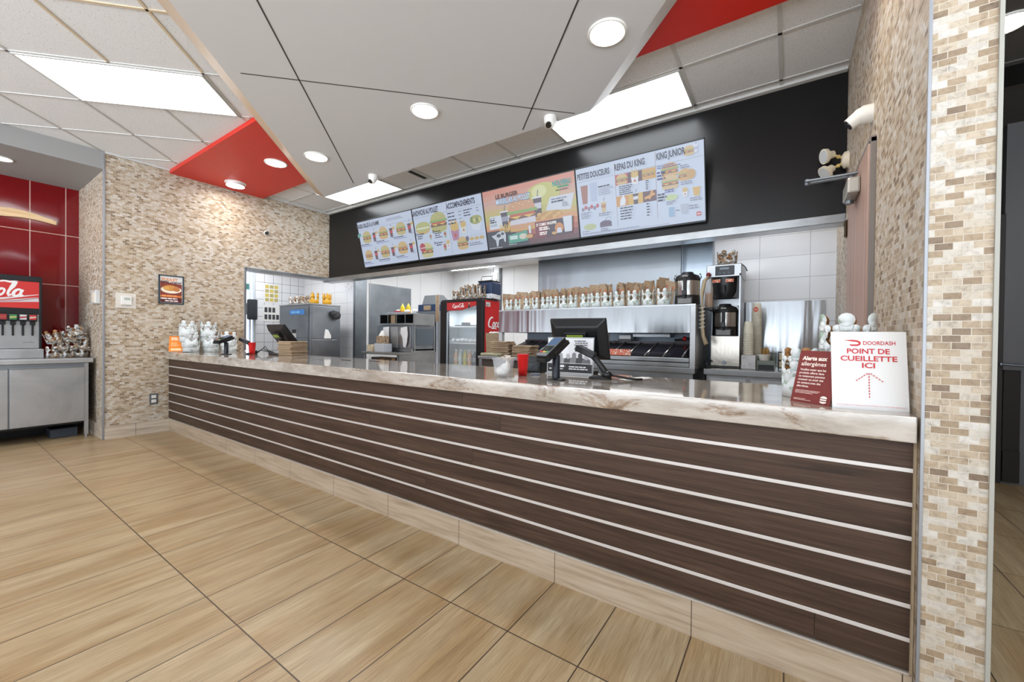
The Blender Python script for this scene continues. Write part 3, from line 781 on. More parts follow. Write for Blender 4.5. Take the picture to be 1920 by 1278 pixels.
# fourth screen
t = screen(xs[3], 'rightmost menu screen with three columns of desserts, value meals and junior meals')
def d4(g):
    g.rect(-.56, .195, .56, .198, GREY); g.rect(-.185, -.26, -.182, .3, (130,60,56)); g.rect(.18, -.24, .183, .31, (130,60,56))
    g.poly([(-.52,-.01),(-.47,-.01),(-.455,.16),(-.53,.16)], (150,84,64)); g.poly([(-.43,-.0),(-.37,.0),(-.36,.17),(-.44,.17)], (170,184,214))
    for k in range(6): g.ell(-.52+.03*k, -.06+.015*(k%2), .016, .02, (180,60,70) if k%2 else (120,110,130), n=8)
    cup(g, -.31, -.06, .13, (206,170,110), (170,110,60)); g.ell(-.46, -.23, .065, .03, (176,186,120)); g.ell(-.30, -.22, .06, .03, (70,48,70)); g.rect(-.36,-.25,-.24,-.235,(80,60,84)); g.stroke(arc(-.27,-.18,.03,.015,0,330,10), .004, GREY)
    g.rect(-.18, .1, -.065, .19, (190,44,40)); g.rect(-.065, .1, .065, .19, (70,30,36)); g.rect(.065, .1, .18, .19, (206,150,40)); burger(g, -.12, .14, .1); fries(g, .0, .13, .15); burger(g, .12, .14, .09, (206,140,60))
    g.rect(-.18, -.09, -.065, .0, (206,130,44)); g.rect(-.065, -.09, .065, .0, (214,160,50)); g.rect(.065, -.09, .18, .0, (74,34,36))
    g.poly([(-.15,-.085),(-.1,-.085),(-.09,-.04),(-.11,.01),(-.14,-.03)], (226,232,240)); cup(g, .0, -.04, .13, (50,34,44), (220,216,226)); g.stroke([(.08,-.06),(.17,-.03)], .02, (226,150,60)); g.stroke([(.12,-.07),(.15,-.0)], .02, (214,140,56))
    burger(g, .3, .13, .13, (210,150,80)); burger(g, .3, .03, .13, (210,170,110)); burger(g, .42, .07, .1, (206,150,70)); g.ell(.47, .07, .035, .04, (196,140,60)); burger(g, .46, .25, .08); cup(g, .51, .26, .08, (214,216,226), (160,170,200))
    g.ell(.31, -.09, .05, .025, (186,206,130)); fries(g, .42, -.07, .09); g.poly([(.49,-.11),(.53,-.11),(.54,-.04),(.48,-.04)], (214,160,60)); g.poly([(.285,-.25),(.325,-.25),(.325,-.17),(.285,-.17)], (130,170,206)); g.poly([(.39,-.24),(.43,-.24),(.44,-.16),(.38,-.16)], (170,180,196))
    g.rect(.505, -.275, .54, -.24, (196,70,66)); g.rect(.512,-.262,.533,-.254,(230,220,220))
def l4(g):
    g.text('PETITES DOUCEURS', -.54, .215, .05, INK, w=.32, bold=.035); g.text('REPAS DU KING', -.17, .225, .052, INK, w=.27, bold=.035); g.text('KING JUNIOR', .2, .235, .052, INK, w=.23, bold=.035)
    g.bars(.2, .175, .22, (90,100,150), 2, .008, .016); g.bars(-.34, .11, .14, INK, 1, .012); g.bars(-.34, .09, .15, GREY, 4, .006, .016)
    g.bars(-.53, -.1, .12, GREY, 4, .008, .016); g.bars(-.35, -.13, .12, GREY, 2, .01, .018); g.bars(-.53, -.275, .1, GREY, 1, .008); g.bars(-.34, -.27, .1, GREY, 2, .009, .016)
    for k in range(5): g.bars(-.14, .075-.017*k, .15, INK, 1, .008); g.bars(.1, .08-.017*k, .03, INK, 1, .008)
    for k in range(5): g.bars(-.14, -.115-.024*k, .12, INK, 1, .01); g.bars(.1, -.115-.024*k, .03, INK, 1, .01)
    g.bars(.2, .12, .08, (60,60,110), 3, .014, .026); g.bars(.39, .14, .08, GREY, 2, .01, .016); g.bars(.26, -.03, .08, (60,70,140), 2, .009, .016); g.bars(.39, .01, .1, GREY, 2, .009, .016)
    g.bars(.2, -.06, .08, INK, 3, .014, .024); g.bars(.27, -.13, .08, GREY, 2, .009, .016); g.bars(.46, -.13, .1, GREY, 2, .009, .016); g.bars(.345, -.21, .03, GREY, 1, .01); g.bars(.45, -.19, .08, GREY, 2, .01, .02)
    g.bars(-.53, -.295, .7, GREY, 1, .007); g.bars(-.53, -.306, .96, (150,156,176), 1, .005)
display(t, d4, l4)

# ------------------------------------------------------------------ cameras, emergency light, door closer
def dome(x, y, z, rz, label, rot=None):
    t = thing('dome_camera', label, 'security camera', (x, y, z), rot or (0,0,rz), 'white dome cameras')
    obj('mount', MB().lathe([(.052, 0), (.052, -.035), (.046, -.05)], 32), M_white, t)
    obj('eyeball', MB().ball((0, -.006, -.055), .042, 24), M_white, t)
    lens = MB(); d = Vector((-.1, -.75, -.65)).normalized(); c = Vector((0, -.006, -.055))
    lens.cyl(c + d*.034, c + d*.046, .026, .023, 20)
    obj('lens', lens, M_lens, t)
    return t
dome(-3.64, 1.215, 3.0, 0, 'small white dome camera under the far end of the grey ceiling board')
dome(-1.355, 1.235, 3.0, .2, 'white dome camera under the grey board at its near right corner')
t = thing('wall_camera', 'tiny black eyed camera on the left stone wall above the opening', 'security camera', (XL, 1.10, 2.62))
obj('mount', MB().lathe([(.035, 0), (.035, .02), (.028, .03)], 24, 0, Matrix.Rotation(R90, 4, 'Y')), M_white, t); obj('lens', MB().cyl((.025, 0, 0), (.07, -.03, -.02), .024, .022, 18), M_blk, t)
t = thing('turret_camera', 'large white turret camera on the right stone wall above the door', 'security camera', (XR, .965, 2.315))
TW = Matrix.Rotation(-R90, 4, 'Y')
obj('mount', MB().lathe([(.056, 0), (.056, .045), (.05, .06)], 32, 0, TW), M_white, t)
t.scale = (.8, .8, .8)
b = MB(); d = Vector((-.8, .05, -.55)).normalized(); c = Vector((-.055, 0, 0)); b.cyl(c - d*.005, c + d*.075, .047, .038, 28); b.ball(c, .048, 20)
obj('eyeball', b, M_white, t); obj('lens', MB().cyl(c + d*.073, c + d*.08, .034, .032, 24), M_lens, t)

t = thing('emergency_light', 'cream twin headed emergency light on the right stone wall', 'emergency light', (XR, 1.96, 2.45))
obj('base_plate', MB().lathe([(.06, 0), (.055, .025), (.03, .04)], 28, 0, TW), M_cream, t)
for dz, tl in ((.045, .35), (-.045, -.55)):
    b = MB(); a = Vector((-.055, 0, dz*.7)); d = Vector((-.75, -.35, tl*.5 + (-.35))).normalized(); c = a + Vector((-.055, 0, dz*.5))
    b.cyl(c - d*.03, c + d*.015, .026, .03, 20); b.cyl(c + d*.015, c + d*.035, .05, .052, 24)
    h = obj('lamp_head', b, M_cream, t, .002)
    obj('lamp_lens', MB().cyl(c + d*.0355, c + d*.038, .045, .045, 24), plain('frosted_lens', (196,198,196), .2), h)
    obj('knuckle', MB().cyl((-.03, 0, dz*.4), a, .009, n=12).cyl(a, c - d*.02, .009, n=12).ball(a, .013, 12), plain('yellowed_plastic', (206,180,110), .5), t)
obj('cord', MB().tube([(-.012, -.01, -.05), (-.012, -.02, -.14), (-.012, -.01, -.2)], .004), plain('brown_cord', (70,50,44), .5), t)

t = thing('door_closer', 'grey metal door closer at the top of the pinkish door', 'door closer', (XR-.031, 1.16, 2.0))
obj('body', MB().box(-.055, 0, -.11, .11, -.042, .042), plain('silver_paint', (176,172,164), .4, .5), t, .01)
obj('valve_cap', MB().cyl((-.03, .05, -.04), (-.03, .05, -.06), .02, n=16), M_steeld, t)
obj('arm', MB().box(-.235, -.01, -.10, -.075, .058, .068).box(-.235, -.01, -.045, -.02, .062, .072).cyl((-.03, -.05, .04), (-.03, -.05, .075), .012, n=12).cyl((-.225, -.06, .05), (-.225, -.06, .08), .012, n=12), M_steeld, t, .002)

t = thing('ceiling_vent', 'dark slot in the white ceiling tiles above the second menu screen', 'vent', (-3.45, 1.72, ZC-.001))
obj('slot', MB().box(-.03, .03, -.13, .13, -.006, 0), plain('slot_dark', (36,36,36), .6), t); obj('slot_frame', MB().box(-.042, -.03, -.14, .14, -.008, 0).box(.03, .042, -.14, .14, -.008, 0), M_tbar, t)
t = thing('hall_vent', 'square dark air vent in the ceiling of the dim hall', 'vent', (1.52, 2.46, 2.999))
obj('vent_frame', MB().box(-.2, .2, -.2, .2, -.01, 0), plain('vent_grey', (90,88,86), .6), t); obj('vent_slats', MB().box(-.16, .16, -.16, .16, -.014, -.01), plain('vent_black', (20,20,20), .7), t)

# ------------------------------------------------------------------ left wall fittings
LW = (R90, 0, R90)
t = thing('framed_poster', 'small framed picture of fried chicken on the left stone wall', 'poster', (XL, .02, 1.70), LW)
PW, PH = .245, .345
obj('poster_frame', MB().box(-PW/2, PW/2, PH/2-.014, PH/2, 0, .018).box(-PW/2, PW/2, -PH/2, -PH/2+.014, 0, .018).box(-PW/2, -PW/2+.014, -PH/2, PH/2, 0, .018).box(PW/2-.014, PW/2, -PH/2, PH/2, 0, .018), plain('slate_frame', (60,72,80), .35, .3), t, .002)
g = G2(False, .006); g.rect(-.112, -.162, .112, .162, (218,218,214)); g.rect(-.104, -.155, .104, .125, (130,54,36)); g.poly([(-.104,.125),(.104,.125),(.104,.07),(.0,.08),(-.104,.1)], (222,220,216))
g.ell(.0, .0, .1, .045, (230,222,206)); g.ell(-.01, .018, .07, .035, (196,138,66)); g.ell(.05, .008, .035, .028, (186,116,60)); g.ell(-.045, .012, .03, .02, (206,156,80)); g.rect(-.104, -.09, .104, -.07, (206,120,56)); g.rect(-.104, -.155, .104, -.1, (84,26,26))
g.obj('poster_print', t)
g = G2(False, g.z+.0004); g.text('POULET', -.09, .105, .03, (216,130,60), w=.15, bold=.03); g.text('100% original', -.095, .078, .024, (50,44,54), w=.19, bold=.03); g.bars(-.09, -.08, .18, (230,150,90), 1, .014); g.bars(-.1, -.115, .2, (236,230,226), 1, .014); g.bars(-.06, -.142, .14, (236,230,226), 1, .013); g.obj('lettering', t)
t = thing('thermostat', 'white thermostat under a clear cover on the left stone wall', 'thermostat', (XL, -.385, 1.535), LW)
obj('backplate', MB().box(-.085, .085, -.085, .085, 0, .006), plain('clear_cover', (214,208,198), .3), t, .004)
obj('body', MB().box(-.045, .045, -.05, .05, .006, .03), M_white, t, .006); obj('window', MB().box(-.02, .03, .005, .035, .0301, .0315), plain('lcd_grey', (180,186,180), .2), t)
t = thing('dispenser_box', 'small white boxed control on the narrow side of the left stone wall', 'wall box', (XL-.25, -.56, 1.57), (R90, 0, 0))
obj('body', MB().box(-.1, .1, -.075, .075, 0, .045), plain('frosted_cover', (206,206,206), .25), t, .008); obj('inner_panel', MB().box(-.02, .08, -.06, .05, .045, .048), M_cream, t)
t = thing('power_outlet', 'steel double power outlet low on the left stone wall', 'outlet', (XL, -.14, .40), LW)
obj('cover_plate', MB().box(-.04, .04, -.062, .062, 0, .006), M_steeld, t, .002)
for dz in (.026, -.026): obj('socket', MB().box(-.022, .022, dz-.018, dz+.018, .006, .01), M_white, t, .003)
t = thing('ceiling_hook', 'small white hook at the top of the left stone wall', 'hook', (XL+.01, -.42, ZC-.03)) if False else None

# ------------------------------------------------------------------ signs on the right end of the counter
t = thing('pickup_sign', 'white delivery pickup sign with a dashed red arrow leaning by the pillar', 'sign', (.527, .045, CT), (R90 - .16, 0, .13))
SWd, SHd = .198, .262
obj('board', MB().box(-SWd/2, SWd/2, 0, SHd, -.004, 0), plain('sign_white', (226,225,223), .45), t)
RD = (196,40,48)
g = G2(False, .0003)
g.stroke([(-.062+.04*.0, .232), (-.04, .231), (-.028, .2295), (-.0215, .2255), (-.0205, .2215)], [.0008, .006, .0062, .0062, .006], RD); g.stroke([(-.0205, .2225), (-.0225, .218), (-.028, .2155), (-.045, .215)], [.006, .006, .0058, .0052], RD); g.poly([(-.050,.2178),(-.040,.2178),(-.036,.2124),(-.044,.2124)], RD)
g.text('DOORDASH', -.012, .217, .0125, RD, w=.083, bold=.012)
g.text('POINT DE', .0, .187, .0165, RD, w=.112, align='C', bold=.022); g.text('CUEILLETTE', .0, .162, .0165, RD, w=.148, align='C', bold=.022); g.text('ICI', .0, .139, .0165, RD, w=.034, align='C', bold=.022)
for k in range(9): g.rect(-.0014, .040+.0094*k, .0014, .0455+.0094*k, RD)
for s in (-1, 1):
    for k in range(5): x = s*(.0035+.0068*k); y = .1205-.0058*k; g.stroke([(x, y), (x+s*.0042, y-.0036)], .0026, RD)
g.text("Commandez avec l'application DoorDash ou visitez doordash.com", 0, .0115, .0036, RD, w=.178, align='C')
g.obj('lettering', t)
obj('easel_back', MB().box(-.02, .02, 0, .18, -.03, -.005, 0, Matrix.Rotation(.0, 4, 'X')), M_white, t)

t = thing('allergen_sign', 'dark red allergen notice with white French lettering standing on the counter', 'sign', (.366, .083, CT), (R90 - .27, 0, -.64))
AW, AH = .138, .196
obj('board', MB().box(-AW/2, AW/2, 0, AH, -.003, 0), plain('maroon_card', (116,40,36), .45), t)
g = G2(False, .0003); CR = (240,226,214)
g.text('Alerte aux', -.056, .160, .0145, CR, w=.088, bold=.04); g.text('allergènes', -.056, .139, .0145, CR, w=.088, bold=.012)
for k, s in enumerate(('Veuillez noter que les', 'produits offerts dans', 'ce restaurant peuvent', 'contenir ou avoir été', 'en contact avec des', 'allergènes.')):
    g.text(s, -.056, .1205-.0125*k, .0072, CR, wmax=.1, bold=.02)
g.bars(-.057, .044, .105, (214,180,170), 3, .0022, .0048); g.bars(-.057, .013, .07, (214,180,170), 2, .002, .004)
g.ell(.047, .024, .0115, .0085, CR, 0, 180, 12); g.ell(.047, .013, .0115, .007, CR, 180, 360, 12); g.rect(.0365, .0165, .0575, .0212, CR)
g.obj('lettering', t)
obj('easel_foot', MB().box(-.03, .03, 0, .004, -.07, -.003), plain('maroon_card', (116,40,36), .45), t)
# ------------------------------------------------------------------ paper crowns, cups (used all over)
def crown_mesh(r, hb, hk, n=6, flare=.06, seed=0):
    """open paper band whose points end in knobbly gingerbread shapes"""
    b = MB(); NS = n * 10; rd = random.Random(seed)
    def P(a, z, rr=None):
        k = r * (1 + flare * z / hk); return (k*math.cos(a), k*math.sin(a), z)
    v, f = [], []
    for i in range(NS):
        a = 2*PI*i/NS; w = .5 + .5*math.cos(a*n)
        v += [P(a, 0), P(a, hb*.5), P(a, hb*(.72 + .38*w))]
    for i in range(NS):
        j = (i+1) % NS
        f += [(3*i, 3*j, 3*j+1, 3*i+1), (3*i+1, 3*j+1, 3*j+2, 3*i+2)]
    b.add(v, f, 0, True)
    for k in range(n):
        a0 = 2*PI*k/n; s = hk - hb
        for (du, dz, rad) in ((0, .20, .30), (-.28, .38, .17), (.28, .38, .17), (0, .46, .22), (0, .74, .25)):
            c = []
            for q in range(12):
                t = 2*PI*q/12; rr_ = rad*s*(1.1 if rad > .2 else 1)
                c.append(P(a0 + (du*s + rr_*math.cos(t))/r, hb + dz*s + rr_*math.sin(t)))
            b.add(c, [tuple(range(12))], 0, True)
    return b.mesh('paper_crown')
M_crown_in = plain('crown_inside', (206,204,196), .7); M_crown_br = plain('crown_inside_brown', (166,120,76), .7)
def crown_obj(me, label, loc, rot=(0,0,0), group=None):
    o = obj('paper_crown_hat', me, [M_crown, M_crown_in], None, 0, .0012, loc, rot)
    return tag(o, label, 'paper crown', group)
ME_crown = crown_mesh(.062, .075, .145, 6)
for m_ in (M_crown, M_crown_br): ME_crown.materials.append(m_)
ME_crownb = crown_mesh(.082, .10, .19, 6)
for m_ in (M_crown, M_crown_br): ME_crownb.materials.append(m_)
ME_crownd = crown_mesh(.066, .06, .125, 6)
for m_ in (M_crownd, M_crown_br): ME_crownd.materials.append(m_)
ME_crowng = crown_mesh(.068, .055, .12, 5)
for m_ in (M_gold, M_gold): ME_crowng.materials.append(m_)

# crowns behind the two signs
for k in range(3):
    crown_obj(ME_crownb, 'gingerbread crown nested behind the white pickup sign, ' + ('lowest', 'middle', 'topmost')[k] + ' one', (.485, .25, CT + .001 + .068*k), (0, 0, .35 + .02*k), 'crowns stacked behind the pickup sign')
crown_obj(ME_crownb, 'single white gingerbread crown peeping out behind the maroon allergen sign', (.375, .235 + .03, CT + .001), (0, 0, .1)) if False else \
crown_obj(ME_crown, 'small white gingerbread crown peeping out behind the maroon allergen sign', (.345, .285, CT + .001), (0, 0, .2))
crown_obj(ME_crown, 'small white gingerbread crown nested on another behind the maroon allergen sign', (.345, .285, CT + .052), (0, 0, .24))

# tall nested stacks by the left stone wall
spots = [(-5.72, .17, 4, 'nearest the orange leaflet'), (-5.69, .37, 4, 'between the other two stacks'), (-5.62, .54, 2, 'behind the left card terminal')]
for si, (x, y, n, w_) in enumerate(spots):
    for k in range(n):
        crown_obj(ME_crownb, 'pale leafy paper crown nested in the counter stack ' + w_, (x + .012*(k % 2), y - .014*k, CT + .001 + .062*k), (.06*((k+si) % 3) - .05, .05*(k % 2), .5*si + .42*k), 'paper crowns in the stack ' + w_)

t = thing('leaflet_holder', 'orange leaflet standing at the left end of the counter', 'leaflet', (-5.80, .045, CT), (R90 - .2, 0, 1.05))
obj('leaflet', MB().box(-.07, .07, .004, .195, -.002, 0), M_orange, t)
g = G2(False, .0003); g.bars(-.05, .165, .1, (250,226,200), 2, .012, .02); g.bars(-.05, .11, .09, (250,200,140), 4, .006, .013); g.rect(-.05, .02, .05, .045, (252,214,160)); g.obj('lettering', t)
obj('clear_stand', MB().box(-.072, .072, 0, .004, -.05, .012), plain('clear_acrylic', (220,224,226), .1, alpha=.5), t)

# ------------------------------------------------------------------ cups and small things on the counter
def cup_mesh(r0, r1, h, name='cup'):
    b = MB(); w = .0012
    b.lathe([(r0*.9, .004), (r0, 0), (r0+ (r1-r0)*.33, h*.33), (r0+(r1-r0)*.34+.0006, h*.34), (r0+(r1-r0)*.66, h*.66), (r0+(r1-r0)*.67+.0006, h*.67), (r1, h-.004), (r1+.0022, h-.002), (r1+.001, h), (r1-w, h-.002), (r0-w, .006), (.0004, .006)], 32, cap=False)
    b.lathe([(r0*.9, .004), (.0004, .004)], 32, cap=False)
    return b
def red_cup(x, y, k, label):
    t = thing('red_cup', label, 'cup', (x, y, CT), (0,0,0), 'red plastic cups')
    obj('cup_body', cup_mesh(.026*k, .0345*k, .128*k), M_redp, t)
    obj('white_lining', MB().lathe([(.0335*k, .127*k), (.0325*k, .1*k), (.026*k, .012*k), (.0005, .012*k)], 32, cap=False), plain('cup_white', (232,226,224), .4), t)
    return t
red_cup(-.993, .293, 1.0, 'red plastic cup beside the clear container near the right card terminal')
red_cup(-4.66, .40, 1.05, 'red plastic cup at the left end in front of the left cash register')

t = thing('clear_container', 'clear plastic container holding a tied bag beside the red cup', 'container', (-1.045, .17, CT), (0,0,.3))
M_clear = plain('clear_plastic', (226,230,233), .1, alpha=.27)
def rr(hx, hy, z, n=20, e=.35):
    return [(hx*abs(math.cos(2*PI*i/n))**e*math.copysign(1, math.cos(2*PI*i/n)), hy*abs(math.sin(2*PI*i/n))**e*math.copysign(1, math.sin(2*PI*i/n)), z) for i in range(n)]
b = MB(); rings = [rr(.043, .043, .0), rr(.052, .052, .085), rr(.055, .055, .102), rr(.059, .059, .104), rr(.059, .059, .108)]
v = sum(rings, []); n = 20; f = [(k*n+i, k*n+(i+1) % n, (k+1)*n+(i+1) % n, (k+1)*n+i) for k in range(len(rings)-1) for i in range(n)] + [tuple(reversed(range(n)))]
b.add(v, f, 0, True); obj('tub', b, M_clear, t)
b = MB(); b.ball((-.008, .0, .032), .034, 14, sz=.85, sx=1.1); b.ball((.012, -.005, .052), .026, 12, sx=1.2); b.lathe([(.02, .06), (.009, .085), (.006, .097), (.016, .118), (.024, .122)], 12, 0, None, .022, 0, True, False)
obj('tied_bag', b, plain('thin_white_bag', (230,226,222), .5, alpha=.8), t)
b = MB()
for s in (-1, 1): b.tube([(.022, -.01, .098), (.022+s*.02, -.025, .116), (.022+s*.04, -.018, .106), (.022+s*.02, -.012, .097)], .0045, 6)
b.tube([(.022,-.01,.098),(.036,-.03,.08),(.04,-.03,.062)], .0045, 6); obj('paper_bow', b, plain('beige_tie', (196,178,160), .6), t)

t = thing('counter_buzzer', 'small grey puck with a short cord behind the near red cup', 'buzzer', (-.955, .375, CT))
obj('puck', MB().lathe([(.03, 0), (.032, .006), (.026, .012), (.0005, .013)], 24), plain('blue_grey_plastic', (96,106,120), .4), t)
obj('cord', MB().tube([(-.02, 0, .01), (-.035, .01, .03), (-.03, .03, .055), (-.02, .05, .06)], .002), M_blk, t)

def terminal(loc, rz, label, tilt=.75, head_rz=0.0):
    t = thing('card_terminal', label, 'card terminal', loc, (0,0,rz), 'card terminals on posts')
    obj('base_disc', MB().lathe([(.054, 0), (.054, .004), (.045, .009), (.024, .012)], 36), M_blk, t)
    obj('post', MB().lathe([(.021, .01), (.021, .13), (.017, .135)], 24), plain('post_blue_black', (24,30,40), .32), t)
    obj('support_arm', MB().tube([(0,0,.12), (0,-.02,.135), (0,-.03,.15)], .014, 10), M_blk, t)
    T = Matrix.Translation((0, -.035, .165)) @ Matrix.Rotation(tilt, 4, 'X') @ Matrix.Rotation(head_rz, 4, 'Z')
    h = obj('terminal_body', MB().prism([(-.037,-.085),(.037,-.085),(.042,-.07),(.042,.08),(.036,.09),(-.036,.09),(-.042,.08),(-.042,-.07)], -.02, .018, 0, T).box(-.046,.046,-.03,.095,-.028,-.004,0,T), M_blk, t, .003)
    obj('face_plate', MB().box(-.038, .038, -.08, .084, .0181, .0196, 0, T), plain('grey_face', (96,100,104), .4), h)
    obj('screen', MB().box(-.03, .03, .012, .076, .0197, .021, 0, T), plain('lcd_blue', (30,40,60), .15, emis=(96,128,168), es=.55), h)
    kb = MB(); kc = MB()
    for i in range(3):
        for j in range(4):
            x, y = -.022+.022*i, -.004-.0155*j
            (kb if j < 3 else kc).box(x-.008, x+.008, y-.005, y+.005, .0197, .0225, (0 if j < 3 else i), T)
    obj('keypad', kb, M_blk2, h); obj('function_keys', kc, [plain('key_red', (190,44,40), .4), plain('key_yellow', (206,180,60), .4), plain('key_green', (80,150,80), .4)], h)
    obj('card_reader', MB().box(-.036, .036, -.098, -.082, -.014, .006, 0, T), M_blk2, t, .002)
    return t
terminal((-.725, .205, CT), -.30, 'black card terminal on a round post at the right of the near red cup', .62)
terminal((-4.83, .21, CT), .35, 'black card terminal on a post at the far left of the counter', .35)

def scanner(loc, rz, label, sc=1.0):
    t = thing('barcode_scanner', label, 'scanner', loc, (0,0,rz), 'handheld scanners on stands'); t.scale = (.86, .86, .86)
    b = MB(); b.lathe([(.075, 0), (.076, .008), (.06, .016), (.03, .02)], 32, 0, Matrix.Diagonal((1, .7, 1, 1)))
    obj('stand_base', b, M_blk2, t)
    obj('stand_cup', MB().ball((.045, 0, .03), .035, 18, sz=.75), plain('black_gloss', (24,25,28), .2), t)
    obj('handle', MB().tube([(.05, 0, .02), (.02, 0, .065), (-.02, 0, .115), (-.06, 0, .155)], [.022, .02, .018, .02], 14, 0), M_blk, t)
    b = MB(); T = Matrix.Translation((-.085, 0, .165)) @ Matrix.Rotation(.42, 4, 'Y')
    b.prism([(-.085,-.024),(-.08,-.034),(-.02,-.03),(.05,-.024),(.06,0),(.05,.024),(-.02,.03),(-.08,.034),(-.085,.024)], -.02, .024, 0, T @ Matrix.Rotation(PI, 4, 'Z') @ Matrix.Rotation(PI, 4, 'Z'))
    hd = obj('scanner_head', b, M_blk, t, .008)
    obj('scan_window', MB().box(-.0875, -.0855, -.024, .024, -.012, .014, 0, T), M_lens, hd)
    return t
scanner((-.562, .42, CT), .05, 'black handheld scanner on its stand right of the paper sign')
scanner((-4.72, .42, CT), .5, 'black handheld scanner on a stand beside the far left card terminal')
single('cable', MB().tube([(-.51, .42, CT+.025), (-.46, .41, CT+.022), (-.41, .43, CT+.012), (-.37, .47, CT+.0065), (-.35, .49, CT+.0065)], .006), M_blk2, 'thick black cable running right from the near scanner stand', 'cable')
single('grey_wire', MB().tube([(-.40, .60, CT+.003), (-.33, .68, CT+.003), (-.29, .75, CT+.004), (-.26, .82, CT+.03), (-.24, .86, CT+.05)], .0022), plain('grey_cable', (150,150,146), .5), 'thin grey wire arching off the back edge of the counter', 'cable') if False else None
b = MB()
for k in range(3): b.tube([(-4.68+.02*k, .45, CT+.02), (-4.6, .47+.02*k, CT+.05+.02*k), (-4.52, .5, CT+.03+.01*k), (-4.44+.03*k, .55, CT+.006)], .004)
single('cable_bundle', b, M_blk2, 'tangled black cables behind the far left scanner', 'cable')
single('paper_sheet', MB().add([(-.47,.46,0),(-.40,.42,0),(-.34,.66,0),(-.41,.70,0),(-.47,.46,.0006),(-.40,.42,.0006),(-.34,.66,.0006),(-.41,.70,.0006)], [(3,2,1,0),(4,5,6,7),(0,1,5,4),(1,2,6,5),(2,3,7,6),(3,0,4,7)]), M_paper, 'loose white paper sheet lying by the near scanner cable', 'paper', (0,0,CT+.001))

def pos_monitor(loc, rz, label, tilt, sign_text=True):
    t = thing('cash_register', label, 'cash register', loc, (0,0,rz), 'black touch screen cash registers')
    obj('stand_foot', MB().prism([(-.11,-.08),(.11,-.08),(.12,.06),(.08,.1),(-.08,.1),(-.12,.06)], 0, .022), M_blk, t, .006)
    obj('stand_neck', MB().tube([(0,.03,.015), (0,.045,.09), (0,.02,.17)], [.045,.035,.04], 12), M_blk, t)
    T = Matrix.Translation((0, .01, .215)) @ Matrix.Rotation(R90 + tilt, 4, 'X')
    W, H = .385, .275
    b = MB(); o_, i_ = (W/2, H/2), (W/2-.05, H/2-.045)
    v = []
    for (hx, hy), z in (((o_[0], o_[1]), -.03), ((o_[0], o_[1]), -.012), (i_, .026)):
        v += [(-hx,-hy,z),(hx,-hy,z),(hx,hy,z),(-hx,hy,z)]
    f = [(3,2,1,0),(8,9,10,11)] + [(4*k+i, 4*k+(i+1)%4, 4*k+4+(i+1)%4, 4*k+4+i) for k in range(2) for i in range(4)]
    b.add(v, f, 0, False, T)
    hd = obj('monitor_back', b, plain('black_case', (17,18,21), .32), t, .006)
    obj('screen_glass', MB().box(-W/2+.015, W/2-.015, -H/2+.015, H/2-.015, -.0315, -.0305, 0, T), M_lens, hd)
    cdp = obj('customer_display', MB().box(-.075, .075, .0, .062, .02, .05, 0, T), M_blk, t, .004)
    obj('display_window', MB().box(-.055, .055, .012, .048, .0501, .052, 0, T), plain('lcd_olive', (60,70,30), .2, emis=(128,150,56), es=.6), cdp)
    g = G2(False, .0005); g.text('PARTNER', .055, H/2-.038, .009, (190,190,194), w=.05, bold=.01)
    o = g.obj('lettering', t); o.matrix_local = T @ Matrix.Translation((0, 0, .022)) @ Matrix.Rotation(-.15, 4, 'X')
    return t
pos_monitor((-.815, .665, CT), .02, 'black cash register with a green display behind the printed paper sign', .32)
pos_monitor((-4.36, .56, CT), .0, 'black cash register at the left end beside the pass-through opening', .66)

t = thing('receipt_printer', 'black receipt printer box behind the near red cup', 'printer', (-1.09, .60, CT), (0,0,.1))
obj('body', MB().box(-.075, .075, -.09, .09, 0, .10), M_blk, t, .01); obj('paper_slot', MB().box(-.05, .05, -.03, -.02, .1001, .103), M_blk2, t); obj('front_panel', MB().box(-.06, .06, -.093, -.089, .02, .06), plain('charcoal_plastic', (38,40,44), .3), t)

t = thing('counter_sign', 'black and white printed sign standing in front of the near cash register', 'sign', (-.815, .545, CT), (R90 - .06, 0, .03))
obj('clear_holder', MB().box(-.155, .155, 0, .23, -.004, -.001).box(-.155, .155, 0, .006, -.08, .02), plain('clear_acrylic', (220,224,226), .1, alpha=.5), t)
g = G2(False, .0); BL = (40,40,42)
g.rect(-.15, .012, .15, .222, (216,216,218)); g.rect(-.15, .012, .15, .066, BL); g.rect(-.15, .066, -.02, .1, (200,200,204)); g.poly([(-.15,.222),(-.02,.222),(.0,.1),(-.15,.1)], (226,226,228))
for (x, h, c) in ((-.06, .07, (150,150,152)), (-.01, .065, (70,70,72)), (.03, .075, (120,120,122)), (.07, .07, (54,54,56)), (.11, .06, (100,100,102))):
    g.poly([(x-.03,.066),(x+.03,.066),(x+.024,.066+h*.5),(x,.066+h*.62),(x-.024,.066+h*.5)], c); g.ell(x, .066+h*.72, .014, .017, c if h > .068 else (170,170,172), n=14)
g.stroke([(-.148,.012),(.148,.012),(.148,.07),(-.148,.07),(-.148,.012)], .003, (220,220,220))
g.obj('poster_print', t)
g = G2(False, g.z + .0003)
g.text('SOURIRE DU', -.135, .197, .017, (30,30,32), w=.115, bold=.04); g.text('ROYAUME', -.105, .178, .014, (30,30,32), w=.08, bold=.03)
for k in range(6): g.bars(.03 + .006*(k % 2), .205-.0125*k, .1, (60,60,62), 1, .0055)
g.bars(-.07, .044, .06, (235,235,235), 1, .014); g.bars(-.135, .03, .1, (225,225,225), 1, .007); g.bars(.0, .045, .135, (230,230,230), 2, .007, .013)
g.obj('lettering', t)

